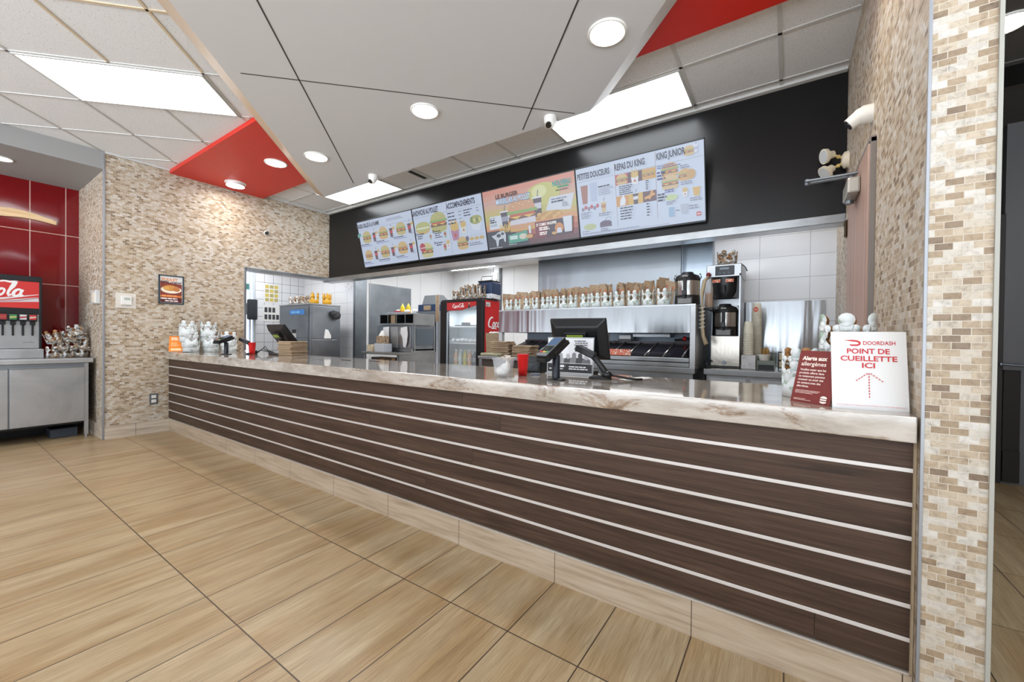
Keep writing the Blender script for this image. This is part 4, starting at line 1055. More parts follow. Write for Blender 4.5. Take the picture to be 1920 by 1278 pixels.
# brown bags folded in a stack at the left end
b = MB(); b.box(-.085, .085, -.12, .12, 0, .0165)
ME_fold = None
for k in range(9):
    rd = random.Random(k)
    if ME_fold is None:
        o = obj('folded_bag', b, M_kraft, None, .004, 0); ME_fold = o.data
        m_ = o
    else:
        o = m_.copy(); COL.objects.link(o)
    o.location = (-4.18 + rd.uniform(-.008,.008), .60 + rd.uniform(-.01,.01), CT + .001 + .0172*k); o.rotation_euler = (0, 0, .35 + rd.uniform(-.05,.05))
    tag(o, 'folded brown paper bag in the stack beside the far left cash register', 'paper bag', 'folded bags beside the left register')
for (x, y, l) in ((-3.02, .48, 'left'), (-2.72, .56, 'right')):
    single('counter_dark_strip', MB().box(-.06, .06, -.008, .008, 0, .003), M_blk, 'short dark strip on the marble worktop, the ' + l + ' one of two', 'slot plate', (x, y, CT), (0,0,.05))  # thin dark strip lying on the worktop

# ------------------------------------------------------------------ drinks counter in the recess on the left
dc = thing('drinks_cabinet', 'satin steel cabinet under the drinks dispenser in the red recess', 'cabinet', (-6.22, -.62, 0))
y0 = -2.6
obj('worktop', MB().box(-.86, .02, y0, .035, .835, .885), M_steelg, dc, .006)
obj('body', MB().box(-.86, -.01, y0, 0, .18, .833), M_steeld, dc)
for k, (a, c) in enumerate(((-.565, -.035), (-1.1, -.575), (-1.64, -1.11))):
    d_ = obj('cabinet_door', MB().box(-.01, .012, a, c, .185, .795), M_steelg, dc, .003)
    obj('door_pull', MB().box(.012, .02, a, c, .785, .80), M_steeld, d_, .002)
obj('toe_board', MB().box(-.60, -.56, y0, 0, .0, .18).box(-.56, -.02, y0, -.05, .16, .179), M_blk, dc)
obj('corner_leg', MB().box(-.03, .005, -.035, -.003, .03, .83).lathe([(.012, 0), (.012, .03)], 12, 0, None, -.012, -.018), M_steelg, dc)
single('compressor_box', MB().box(-.3, -.05, -.21, .0, .0, .10), plain('box_slate', (60,66,76), .5), 'small slate grey box on the floor under the drinks cabinet', 'box', (-6.33, -.68, 0), bevel=.006)

sd = thing('soda_dispenser', 'steel and red fountain drinks dispenser with black push levers', 'drinks dispenser', (-6.6, -1.30, .885), (R90, 0, R90))
# local x runs along +Y, local y up, z towards the room
SO = .375
obj('drip_tray', MB().box(-.60, SO+.0, 0, .10, -.45, .14), M_steelg, sd, .006)
obj('body', MB().box(-.60, SO-.005, .10, .86, -.45, -.02), M_steelg, sd, .004)
obj('splash_panel', MB().box(-.60, SO-.02, .105, .50, -.02, .0), M_steelg, sd)
obj('trim_frame', MB().box(SO-.022, SO, .10, .87, -.45, .02).box(-.60, SO, .835, .895, -.45, .025).box(-.60, SO, .48, .545, -.02, .012), M_blk, sd, .003)
g = G2(True, .014, .8); RDC = (214,38,34)
g.rect(-.60, .545, SO-.022, .835, RDC)
g.stroke([(-.6+.0,.62),(-.2,.60),(.1,.64),(.35,.70)], [.004,.012,.02,.006], (232,226,226)); g.stroke([(-.2,.575),(.1,.61),(.35,.645)], [.004,.02,.05], (214,206,210)); g.stroke([(.0,.6),(.2,.622),(.35,.665)], .006, (150,30,34))
g.obj('header_sign', sd)
g = G2(True, g.z + .001, .9)
cola_script(g, -.42, .672, .15, (240,236,236))
g.obj('lettering', sd)
for k in range(5):
    x = .305 - .0685*k*1.0 - .0
    nz = obj('nozzle', MB().box(x-.031, x+.031, .40, .48, -.0, .055), M_blk, sd, .008)
    cols = [[(206,40,36),(226,200,190)], [(216,220,224),(190,60,60)], [(50,140,80),(206,196,120)], [(190,30,36),(170,80,70)], [(200,60,40),(230,220,200)]][k]
    g = G2(True, .0555, .7); g.rect(x-.024, .418, x+.024, .472, cols[0]); g.poly([(x-.024,.43),(x+.024,.44),(x+.024,.455),(x-.024,.45)], cols[1]); g.obj('brand_panel', nz)
    obj('lever', MB().box(x-.008, x+.008, .245, .40, .02, .035).box(x-.018, x+.018, .36, .40, .0, .045), M_blk2, sd, .003)
g = G2(False, .0005); g.text('Cornelius', .24, .165, .016, (90,92,100), w=.08, shear=.3); g.obj('maker_lettering', sd)

# heap of dark printed crowns
rows = [(-.845, 0, 0), (-.745, 0, .05), (-.645, 0, -.05), (-.80, .075, .1), (-.70, .078, -.12), (-.61, .07, .2), (-.84, .15, -.35), (-.735, .155, .2), (-.63, .15, .5), (-.665, .22, .35)]
words_ = ['bottom row beside the dispenser', 'bottom row in the middle', 'bottom row beside the stone wall', 'second row beside the dispenser', 'second row in the middle', 'second row beside the stone wall', 'third row tipped towards the dispenser', 'third row in the middle', 'third row tipped towards the stone wall', 'very top leaning on the stone wall']
for k, (y, dz, tl) in enumerate(rows):
    o = obj('paper_crown_hat', ME_crownd, [M_crownd], None, 0, .0012, (-6.47 - .02*(k % 3), y, .888 + dz + .01*abs(tl)*6), (tl, .1*tl, .6*k))
    tag(o, 'dark printed crown heaped on the drinks cabinet, ' + words_[k], 'paper crown', 'dark crowns heaped on the drinks cabinet')

# wavy wooden strip on the red tiles
b = MB(); top, bot = [], []
for i in range(25):
    s = i/24; y = -2.2 + (2.2-.752)*s; z = 2.53 + .035*math.sin(s*9.0+.6) - .03*s
    w_ = .05*(1 - .55*max(0, (s-.75)/.25)); top.append((y, z+w_)); bot.append((y, z-w_))
b.prism(top + bot[::-1], 0, .03, 0, Matrix.Rotation(R90, 4, 'Z') @ Matrix.Rotation(R90, 4, 'X'))
m, nt, bb = new_mat('light_ash_wood'); tc = N(nt, 'ShaderNodeTexCoord'); n1 = noise(nt, mapping(nt, tc.outputs['Object'], (2,2,30)), 1, 4); r1 = ramp(nt, [(.3,(206,170,124)),(.7,(232,202,160))]); nt.links.new(n1.outputs[0], r1.inputs[0]); nt.links.new(r1.outputs[0], bb.inputs['Base Color'])
single('wooden_wave', b, m, 'wavy light wood strip mounted on the dark red tiled wall', 'wall decoration', (-7.1, 0, 0), bevel=.004)
# ------------------------------------------------------------------ bagging station under the bulkhead
X0, X1 = -2.27, -.315
hsn = thing('bagging_station', 'long stainless bagging station behind the counter with a heated chute', 'food station', (0, 1.80, 0))
obj('base_cabinet', MB().box(X0+.02, X1-.02, .03, .62, .08, .90), M_steel, hsn)
obj('worktop', MB().box(X0, X1, 0, .64, .895, .942), M_steel, hsn, .004)
for z in (.945, .985): obj('front_rail', MB().box(X0, X1-.045, .005, .03, z, z+.034), M_steel, hsn, .003)
obj('hood_front', MB().box(X0, X1-.04, .0, .012, 1.225, 1.45), streaky('polished_steel', (150,151,152), .2, 3.2, .55), hsn, .002)
obj('top_shelf', MB().box(X0, X1, .0, .60, 1.445, 1.462), M_steel, hsn, .002)
obj('hood_underside', MB().box(X0, X1-.04, .012, .60, 1.225, 1.235), M_steeld, hsn)
for x in (X1-.042, X0, -1.20): obj('corner_post' if x != -1.20 else 'middle_post', MB().box(x, x+.042, .002 if x != -1.2 else .3, .05 if x != -1.2 else .34, .942, 1.45 if x != -1.2 else 1.226), M_steelg, hsn, .002)
obj('back_panel', MB().box(X0, X1-.04, .58, .60, .942, 1.225), plain('blue_grey_panel', (118,130,142), .4, .3), hsn)
obj('end_panel', MB().box(X1-.006, X1, .05, .60, .942, 1.45), M_steel, hsn)
obj('chute_bed', MB().add([(X0+.05,.04,1.022),(X1-.05,.04,1.022),(X1-.05,.46,1.13),(X0+.05,.46,1.13),(X0+.05,.04,.95),(X1-.05,.04,.95),(X1-.05,.46,.95),(X0+.05,.46,.95)], [(0,1,2,3),(4,7,6,5),(0,4,5,1),(1,5,6,2),(2,6,7,3),(3,7,4,0)]), plain('dark_chute', (34,34,42), .12, .3), hsn)
for k in range(12):
    x = -.42 - .155*k
    if x > X0+.1: obj('chute_divider', MB().tube([(x, .05, 1.03), (x, .46, 1.138)], .006, 8), M_steel, hsn)
obj('back_lip', MB().box(X0+.05, X1-.05, .46, .475, 1.05, 1.15), plain('dark_lip', (36,26,34), .3), hsn)
obj('vent_fitting', MB().box(-.95, -.60, .40, .55, 1.19, 1.224), M_steeld, hsn, .004)

la = bpy.data.lights.new('chute_fill_lamp', 'AREA'); la.shape = 'RECTANGLE'; la.size = 1.7; la.size_y = .12; la.energy = 3.5; la.color = (1, .97, .93); o = bpy.data.objects.new('chute_fill_lamp', la); COL.objects.link(o); o.location = (-1.3, 2.02, 1.22)  # unseen lamp added under the hood to brighten the chute
single('printed_sleeve', MB().box(-.13, .13, -.01, .01, 0, .055), patchy('red_white_print', (226,206,190), [(196,54,40), (206,110,80)], 60, .48, .52), 'red and white patterned paper sleeve lying on the heated chute', 'paper sleeve', (-.98, 1.835, 1.024), (-.15, 0, -.02))
t = thing('serving_tongs', 'black and red tongs lying behind the heated chute', 'tongs', (-.46, 2.29, 1.152))
obj('tong_arm', MB().tube([(-.12,0,.012),(0,.0,.03),(.1,.01,.012)], .01, 8), M_blk, t); obj('tong_arm', MB().tube([(-.1,-.02,.012),(0,-.012,.026),(.1,-.01,.012)], .01, 8), M_blk, t); obj('tong_grip', MB().ball((-.03,-.005,.026), .022, 12), M_redp, t)
t = thing('label_printer', 'grey and black device behind the chute at the right of the near register', 'device', (-1.03, 2.26, 1.152))
obj('body', MB().box(-.06, .06, -.05, .05, 0, .06), plain('pale_grey_plastic', (176,184,190), .4), t, .008); obj('black_base', MB().box(-.065, .065, -.055, .0, 0, .02), M_blk, t)

# crowns filled with flat brown bags along the top shelf
ZS = 1.463
xsC = [-2.19, -2.07, -1.955, -1.85, -1.745, -1.645, -1.535, -1.43, -1.31, -1.20, -1.09, -.97, -.845, -.71, -.585]
ordn = ['first', 'second', 'third', 'fourth', 'fifth', 'sixth', 'seventh', 'eighth', 'ninth', 'tenth', 'eleventh', 'twelfth', 'thirteenth', 'fourteenth', 'fifteenth']
bagp = None; bag_src = {}
for k, x in enumerate(xsC):
    rd = random.Random(40 + k)
    sz = .82 + .22*k/14
    o = crown_obj(ME_crown, 'white printed crown on the steel shelf, ' + ordn[k] + ' from the drinks fridge', (x, 1.885, ZS), (0, 0, rd.uniform(0, 1.0)), 'white crowns along the steel shelf')
    o.scale = (.92*sz, .92*sz, .95*sz)
    nb = 3 + (k % 2)
    for j in range(nb):
        kind = (k*3 + j) % 3
        if kind not in bag_src:
            w_, h_ = (.075, .095, .085)[kind], (.215, .225, .205)[kind]
            bb_ = MB().prism([(-w_/2, 0), (w_/2, 0), (w_/2+.004, h_*.7), (w_/2, h_), (w_/2-.008, h_-.006), (-w_/2+.006, h_+.004), (-w_/2-.003, h_*.6)], -.006, .006, 0, Matrix.Rotation(R90, 4, 'X'))
            src = obj('brown_bag', bb_, M_kraftp if kind != 1 else M_kraft, None, .002)
            bag_src[kind] = src; o = src
        else:
            o = bag_src[kind].copy(); COL.objects.link(o)
        o.location = (x - .022 + .046*j/(nb-1) + rd.uniform(-.004,.004), 1.885 - .016 + .032*((j*2) % 3)/2, ZS + .004)
        o.rotation_euler = (rd.uniform(-.12, .06), rd.uniform(-.2, .2)*(.6 if j else 1), rd.uniform(-.9, .9))
        o.scale = (1, 1, (.82 + .2*k/14)*rd.uniform(.93, 1.04))
        tag(o, 'flat brown paper bag standing in the ' + ordn[k] + ' crown from the drinks fridge', 'paper bag', 'brown bags in the ' + ordn[k] + ' crown')

def urn(loc, rz, label):
    t = thing('coffee_urn', label, 'coffee urn', loc, (0,0,rz), 'steel and black coffee urns')
    R_ = .098
    obj('black_base', MB().lathe([(R_*.98, 0), (R_*1.0, .01), (R_*.98, .075)], 36).box(-.06, .06, -.115, -.06, 0, .055), M_blk, t, .003)
    obj('steel_body', MB().lathe([(R_*.97, .075), (R_*.98, .08), (R_*.98, .19), (R_*.97, .195)], 40), steel('urn_steel', (190,190,188), .22, (1,1,30)), t)
    obj('black_lid', MB().lathe([(R_*1.0, .195), (R_*1.0, .215), (R_*.9, .24), (R_*.5, .255), (R_*.45, .27), (.0005, .272)], 36), M_blk, t)
    obj('sight_gauge', MB().box(-.013, .013, -R_-.012, -R_+.012, .06, .225), M_blk2, t, .003)
    obj('gauge_cap', MB().box(-.02, .02, -R_-.008, -R_*.85, .222, .232), plain('pale_badge', (176,172,164), .4), t, .003)
    obj('faucet', MB().box(-.016, .016, -R_-.045, -R_, .07, .11).cyl((0,-R_-.03,.075), (0,-R_-.03,.045), .011, n=12), M_blk, t, .003)
    obj('drip_label', MB().box(-.05, .05, -.117, -.115, .006, .045), plain('badge_grey', (120,120,118), .4), t)
    for s in (-1, 1): obj('side_hook', MB().tube([(s*R_*.95, 0, .2), (s*R_*1.08, 0, .225), (s*R_*1.02, 0, .25), (s*R_*.92, 0, .252)], .005, 8), M_steeld, t)
    return t
urn((-.402, 1.915, ZS), 0, 'steel and black coffee urn at the right end of the crown shelf')

# stacks of folded bags lying on the left part of the station
def bag_stack(x, y, z, n, rz, label, group, w=.2, d=.16):
    src = None
    for k in range(n):
        rd = random.Random(int(x*100)+k)
        if src is None:
            o = obj('folded_bag', MB().box(-w/2, w/2, -d/2, d/2, 0, .0175), M_kraft, None, .006); src = o
        else: o = src.copy(); COL.objects.link(o)
        o.location = (x + rd.uniform(-.01,.01), y + rd.uniform(-.008,.008), z + .0182*k); o.rotation_euler = (0, 0, rz + rd.uniform(-.14,.14)); tag(o, label, 'paper bag', group)
sh = thing('side_shelf', 'low steel shelf between the drinks fridge and the bagging station', 'shelf', (-2.30, 1.55, 0))
obj('shelf_top', MB().box(.03, .75, -.10, .22, .955, .985), M_steel, sh, .003)
obj('shelf_body', MB().box(.05, .73, -.06, .2, .0, .955), plain('shelf_brown', (74,62,56), .5), sh)  # dark brown shelf body
bag_stack(-2.08, 1.62, .987, 8, .12, 'folded brown bag in the taller stack beside the near register', 'folded bags in the taller stack')
bag_stack(-1.84, 1.66, .987, 6, -.1, 'folded brown bag in the lower stack just left of the near register', 'folded bags in the lower stack', .22, .15)
t = thing('open_paper_bag', 'large open brown paper bag beside the red side of the drinks fridge', 'paper bag', (-2.48, 2.02, .92), (0,0,.2))
b = MB(); v = []
for z, k in ((0, 1.0), (.14, 1.02), (.30, 1.12)): v += [(-.08*k,-.06*k,z), (.08*k,-.06*k,z), (.08*k,.06*k,z), (-.08*k,.06*k,z)]
b.add(v, [(3,2,1,0)] + [(4*k+i, 4*k+(i+1)%4, 4*k+4+(i+1)%4, 4*k+4+i) for k in range(2) for i in range(4)])
obj('bag_body', b, M_kraft, t, 0, .0015)
b = MB()
for k in range(4): b.ball((-.045+.03*k, -.01+.015*(k%2), .29), .028, 10)
obj('napkins', b, M_paper, t)
single('bag_pedestal', MB().box(-.14, .14, -.12, .12, 0, .918), M_steeld, 'dull steel stand under the large open brown paper bag', 'stand', (-2.48, 2.02, 0), bevel=.004)
single('flat_parcel', MB().prism([(-.12,-.04),(.1,-.045),(.12,.0),(.1,.04),(-.1,.035)], 0, .03), plain('olive_wrap', (150,146,120), .6), 'flat olive wrapped parcel lying at the foot of the red fridge side', 'parcel', (-2.13, 1.50, .986), bevel=.01)

# ------------------------------------------------------------------ steel hood behind the station
hd = thing('steel_hood', 'tall brushed steel hood behind the row of crowns', 'hood', (0, 2.62, 0))
obj('hood_face', MB().box(-2.27, -.60, 0, .03, 1.40, 2.34), streaky('hood_steel', (142,146,150), .3, 2, .4), hd, .004)
obj('side_panel', MB().box(-.615, -.60, .03, .09, 1.40, 2.34).box(-2.27, -2.255, .03, .12, 1.4, 2.34), plain('bright_steel', (214,218,224), .2, .9), hd)
obj('lower_case', MB().box(-2.2, -.63, .02, .085, .0, 1.40), M_steeld, hd)

# ------------------------------------------------------------------ coffee corner
cc = thing('coffee_counter', 'stainless counter in the white tiled coffee corner', 'counter', (0, 1.95, 0))
obj('worktop', MB().box(-.275, XR-.003, 0, .745, .885, .932), M_steel, cc, .004)
obj('base_cabinet', MB().box(-.255, XR-.006, .03, .74, .0, .885), M_steel, cc)
for x in (-.235, .06, .35): obj('cabinet_door', MB().box(x, x+.27, .022, .03, .14, .86), M_steelg, cc, .003)
ZK = .933
single('backsplash_sheet', MB().box(-.045, .565, -.006, 0, 0, .595), streaky('wavy_steel', (176,178,180), .16, 4, .6), 'wavy reflective steel sheet leaning on the white tiles behind the coffee cups', 'steel sheet', (0, 2.697, ZK))
br = thing('coffee_brewer', 'tall steel and black coffee brewer on the coffee counter', 'coffee machine', (-.15, 2.20, ZK))
obj('tower', MB().box(-.125, .115, .12, .34, .0, .88), M_steel, br, .004)
obj('side_rail', MB().box(.108, .118, -.05, .12, .27, .80), M_steel, br)
obj('lower_case', MB().box(-.105, .118, -.03, .12, .015, .275), steel('case_steel', (196,188,176), .2, (20,20,1)), br, .004)
obj('lower_knob', MB().cyl((.0, -.03, .045), (.0, -.045, .045), .018, n=20), M_steeld, br)
obj('foot_wire', MB().tube([(-.14,-.06,.01),(-.15,-.06,.05),(-.11,-.06,.07),(-.09,-.05,.05)], .005, 8), M_blk, br)
obj('foot_tray', MB().box(-.13, .125, -.07, .12, 0, .014), M_blk, br, .003)
hdp = obj('brew_head', MB().box(-.145, .125, -.05, .34, .775, .885), M_steel, br, .006)
obj('control_panel', MB().box(-.075, .07, -.056, -.05, .79, .87), M_navy if False else plain('panel_black', (22,26,34), .2), hdp, .006)
obj('panel_display', MB().box(-.04, .03, -.0575, -.056, .838, .856), plain('lcd_pale', (120,134,146), .2), hdp)
for k in range(3): obj('panel_button', MB().box(-.05+.035*k, -.03+.035*k, -.0575, -.056, .802, .818), plain('button_grey', (70,78,90), .4), hdp)
obj('brew_basket', MB().lathe([(.085, .60), (.105, .65), (.11, .775)], 28, 0, None, .0, .03).box(-.11, .11, -.03, .12, .6, .77), M_blk, br)
obj('basket_handle', MB().box(-.014, .014, -.13, -.06, .655, .70).box(-.012, .012, -.135, -.118, .63, .70), M_blk2, br, .004)
for x in (-.06, .04): obj('warning_label', MB().box(x-.03, x+.03, -.092, -.089, .725, .752), patchy('orange_label', (190,90,56), [(220,200,180)], 90, .52, .56), br)
obj('red_faucet', MB().ball((-.125, -.07, .80), .02, 12).tube([(-.125,-.05,.80),(-.125,-.075,.80),(-.125,-.08,.775)], .01, 8), plain('faucet_maroon', (130,40,46), .3), br)
obj('lever_arm', MB().tube([(.125, -.02, .875), (.15, -.05, .845), (.165, -.07, .81)], .004, 8), M_blk, br)
urn((-.148, 2.19 - .03 + .02, ZK + .2765), 0, 'coffee urn standing inside the tall coffee brewer')
o = crown_obj(ME_crownd, 'silver and brown paper crown on top of the coffee brewer', (-.148, 2.26, ZK + .886), (0, 0, .3))
o.scale = (1.15, 1.15, 1.0)
t = thing('syrup_bottle', 'amber filled clear bottle hanging left of the coffee brewer', 'bottle', (-.262, 2.08, 1.445))
obj('bottle_glass', MB().lathe([(.03, 0), (.034, .01), (.034, .16), (.026, .21), (.018, .25), (.0005, .252)], 24), plain('bottle_plastic', (206,200,190), .1, alpha=.45), t)
obj('amber_syrup', MB().lathe([(.028, .004), (.031, .012), (.031, .12), (.0005, .121)], 24), plain('amber', (186,120,40), .2), t)
obj('hanging_bracket', MB().box(-.034, .034, -.034, .03, -.02, -.002).box(-.01, .01, .03, .3, -.02, -.01), M_blk, t)
b = MB(); b.tube([(-.262,2.03,1.70),(-.278,1.95,1.66),(-.288,1.92,1.56),(-.288,1.92,1.40),(-.285,1.92,1.28),(-.276,1.92,1.20),(-.25,1.91,1.135)], [.012,.015,.015,.015,.015,.015,.018], 12)
t = thing('drain_hose', 'tan hose tied with white cable ties beside the coffee brewer', 'hose', (0,0,0))
obj('hose', b, plain('tan_hose', (186,170,140), .5), t)
for k in range(6): obj('cable_tie', MB().tube([(-.308,1.903,1.27+.032*k),(-.287,1.901,1.272+.032*k),(-.262,1.905,1.28+.032*k)], .004, 6), M_white, t)

# paper cups nested upside down in two columns
ME_pc = None
def paper_cups(x, y, z, n, r, pitch, label, group, logo=None):
    global ME_pc
    for k in range(n):
        if ME_pc is None:
            bq = MB().lathe([(.040, 0), (.042, .003), (.040, .006), (.039, .007), (.030, .105), (.028, .106), (.0005, .104)], 28)
            o = obj('paper_cup', bq, plain('cream_card', (206,202,184), .5), None); ME_pc = o
        else: o = ME_pc.copy(); COL.objects.link(o)
        o.location = (x, y, z + pitch*k); o.scale = (r/.040, r/.040, 1); tag(o, label, 'paper cup', group)
paper_cups(.075, 2.36, ZK, 24, .040, .0192, 'cream paper cup in the tall upside down column behind the brewer', 'paper cups in the tall column')
single('napkin_box', MB().box(-.052, .052, -.05, .05, 0, .115), patchy('pale_card', (206,206,206), [(176,178,182)], 20, .5, .7), 'white card box standing under the shorter column of paper cups', 'box', (.032, 2.20, ZK), bevel=.004)
paper_cups(.026, 2.205, ZK+.117, 10, .0385, .0192, 'cream paper cup in the shorter column on the white box', 'paper cups in the shorter column')
t = thing('logo_cup', 'white paper cup with a red round logo crowning the tall cup column', 'paper cup', (.075, 2.36, ZK + 24*.0192 - .012))
obj('cup_body', MB().lathe([(.041, 0), (.041, .004), (.031, .11), (.0005, .112)], 28), plain('cream_card', (206,202,184), .5), t)
g = G2(False, .0, step=.0003); g.ell(0, .055, .019, .022, (196,64,44)); g.rect(-.013,.058,.013,.062,(226,190,160)); g.rect(-.013,.048,.013,.052,(226,190,160)); o = g.obj('logo', t); o.location = (-.005, -.0415, 0); o.rotation_euler = (R90 - .09, 0, -.08)

t = thing('stirrer_crate', 'grey green plastic crate on the coffee counter beside the cups', 'crate', (.155, 2.22, ZK))
b = MB(); b.box(-.062,.062,-.05,.07,0,.006).box(-.062,.062,-.05,-.046,.006,.075).box(-.062,.062,.066,.07,.006,.13).box(-.062,-.058,-.046,.066,.006,.11).box(.058,.062,-.046,.066,.006,.11)
obj('crate_body', b, plain('grey_green', (116,124,116), .5), t); obj('black_front', MB().box(-.055,.055,-.053,-.051,.0,.04), M_blk, t)
t = thing('stirrer_pot', 'white paper pot full of wooden stir sticks in the grey crate', 'pot', (.14, 2.225, ZK+.007))
obj('pot_body', MB().lathe([(.034, 0), (.036, .003), (.046, .115), (.047, .118), (.044, .117), (.034, .01), (.0005, .01)], 28), plain('pot_white', (220,218,208), .5), t)
b = MB(); rd = random.Random(5)
for k in range(22):
    a = rd.uniform(0, 2*PI); r_ = rd.uniform(.0, .034); b.tube([(r_*.6*math.cos(a), r_*.6*math.sin(a), .02), (r_*1.1*math.cos(a), r_*1.1*math.sin(a), .15 + rd.uniform(0,.025))], .0032, 6)
o = obj('stir_sticks', b, plain('stick_wood', (150,116,56), .6), t); o['kind'] = 'stuff'
g = G2(False, 0); g.rect(-.005, .02, .005, .085, (180,70,56)); o = g.obj('red_print', t); o.location = (.022, -.037, 0); o.rotation_euler = (R90-.08, 0, .5)
t = thing('wire_rack', 'small wire rack of tea packets half hidden by the gingerbread crowns', 'rack', (.285, 2.22, ZK))
b = MB()
for x in (-.045, .045):
    for y in (-.05, .05): b.tube([(x, y, 0), (x, y, .15)], .003, 6)
for z in (.02, .08, .145):
    b.tube([(-.045,-.05,z),(.045,-.05,z),(.045,.05,z),(-.045,.05,z),(-.045,-.05,z)], .003, 6)
obj('wire_frame', b, M_blk, t)
for z in (.024, .084): obj('tea_packet', MB().box(-.04,.04,-.045,.045,z,z+.05), plain('packet_beige', (190,176,146), .6), t, .004)

# ------------------------------------------------------------------ drinks fridge
fx0, fx1, FD, FH = -3.424, -2.731, .345, 1.625
fr = thing('drinks_fridge', 'red and black glass door drinks fridge under the bulkhead', 'fridge', (fx0, 2.10, 0))
FW = fx1 - fx0; M_fblk = plain('fridge_black', (16,16,18), .3); M_fred = plain('fridge_red', (198,20,22), .28)
obj('back', MB().box(.03, FW-.03, FD-.04, FD-.02, .1, FH-.03), plain('fridge_liner', (206,212,216), .5), fr)
obj('side_wall', MB().box(FW-.025, FW, .05, FD, .0, FH), M_fred, fr, .003); obj('side_wall', MB().box(0, .025, .05, FD, .0, FH), M_fred, fr, .003)
obj('inner_liner', MB().box(.026, .03, .055, FD-.04, .62, FH-.03).box(FW-.03, FW-.026, .055, FD-.04, .62, FH-.03), plain('fridge_liner', (206,212,216), .5), fr)
obj('top', MB().box(0, FW, .02, FD, FH, FH+.02), M_fblk, fr, .004); obj('floor', MB().box(.025, FW-.025, .05, FD-.02, 0, .62), M_fblk, fr)
dw = [.115, FW-.095]
b = MB(); b.box(0, dw[0]-.0, .0, .05, .05, FH).box(dw[1], FW, 0, .05, .05, FH).box(dw[0], dw[1], 0, .05, 1.605, FH).box(dw[0], dw[1], 0, .05, .05, .7)
df = obj('door_frame', b, M_fblk, fr, .004)
obj('door_glass', MB().box(dw[0], dw[1], .02, .026, .7, 1.505), plain('fridge_glass', (226,236,240), .03, alpha=.14), df)
obj('door_handle', MB().box(dw[0]+.0, dw[0]+.022, -.004, .0, .7, 1.48), plain('handle_grey', (150,160,170), .4), df)
g = G2(True, .0, .62); Wd = dw[1]-dw[0]
g.rect(0, 0, Wd, .10, (206,20,24)); g.poly([(Wd*.55,0),(Wd,.055),(Wd,0)], (150,166,176)); g.stroke([(0,.0),(Wd*.5,.0),(Wd*.78,.03),(Wd,.052)], .006, (150,20,26)); g.rect(Wd*.74,.06,Wd*.79,.09,(190,150,120)); g.poly([(Wd*.73,.02),(Wd*.8,.02),(Wd*.79,.065),(Wd*.745,.065)], (60,40,36))
o = g.obj('header_sign', fr); o.location = (dw[0], -.001, 1.505); o.rotation_euler = (R90, 0, 0)
obj('header_box', MB().box(dw[0], dw[1], .0, .05, 1.505, 1.605), M_fblk, fr)
g = G2(True, g.z+.0006, .8); cola_script(g, Wd*.2, .035, .044, (240,238,238)); o = g.obj('lettering', fr); o.location = (dw[0], -.0015, 1.505); o.rotation_euler = (R90, 0, 0)
g = G2(False, .0006); cola_script(g, .055, 1.30, .12, (240,238,238), 'Coca'); g.rect(.012,1.545,.1,1.60,(206,200,196)); g.bars(.018, 1.565, .06, (90,60,60), 2, .008, .014)
o = g.obj('side_lettering', fr); o.location = (FW, .05, 0); o.rotation_euler = (R90, 0, R90)
for z in (1.295, 1.085, .80): obj('shelf', MB().box(.03, FW-.03, .07, FD-.04, z, z+.014), plain('shelf_white', (230,232,232), .4), fr)
la = bpy.data.lights.new('fridge_lamp', 'AREA'); la.shape = 'RECTANGLE'; la.size = .45; la.size_y = .08; la.energy = 2.6; la.color = (.93,.97,1); o = bpy.data.objects.new('fridge_lamp', la); COL.objects.link(o); o.location = (fx0+.35, 2.20, 1.50)
bc = [((206,160,120),'pink juice'), ((176,190,190),'clear'), ((190,180,60),'yellow'), ((206,150,110),'orange'), ((60,70,80),'dark cola'), ((196,100,100),'red')]
for k, (c, w_) in enumerate(bc):
    t = thing('drink_bottle', w_ + ' drink bottle on the bottom shelf of the drinks fridge', 'bottle', (fx0 + .165 + .078*k, 2.225, .8145), (0,0,0), 'bottles on the bottom shelf of the fridge')
    obj('bottle_body', MB().lathe([(.027, 0), (.029, .006), (.029, .12), (.012, .165), (.012, .18)], 20), plain('drink_%d' % k, c, .15), t)
    obj('cap', MB().lathe([(.014, .18), (.014, .195)], 16), M_white, t)
    obj('bottle_label', MB().lathe([(.0295, .045), (.0295, .10)], 20, cap=False), plain('label_%d' % k, tuple(min(255, int(v*.6+90)) for v in c), .5), t)
rd = random.Random(11); src = None
for k in range(12):
    if src is None: o = obj('sauce_pouch', MB().ball((0,0,.028), .036, 10, sz=.8), plain('pouch_white', (216,220,222), .35), None); src = o
    else: o = src.copy(); COL.objects.link(o)
    o.location = (fx0 + .155 + .036*k, 2.19 + .05*(k % 2), 1.1005); o.rotation_euler = (rd.uniform(-.2,.2), rd.uniform(-.2,.2), rd.uniform(0,3)); o.scale = (1, 1, rd.uniform(.8, 1.3))
    tag(o, 'white plastic pouch piled on the middle shelf of the drinks fridge', 'pouch', 'white pouches on the middle fridge shelf')
single('fridge_tray', MB().box(-.05,.05,-.03,.03,0,.045).box(-.16,.16,-.035,.035,0,.012), plain('tray_dark', (50,50,54), .4), 'dark tray on the top shelf of the drinks fridge', 'tray', (fx0+.35, 2.20, 1.3095), bevel=.004)
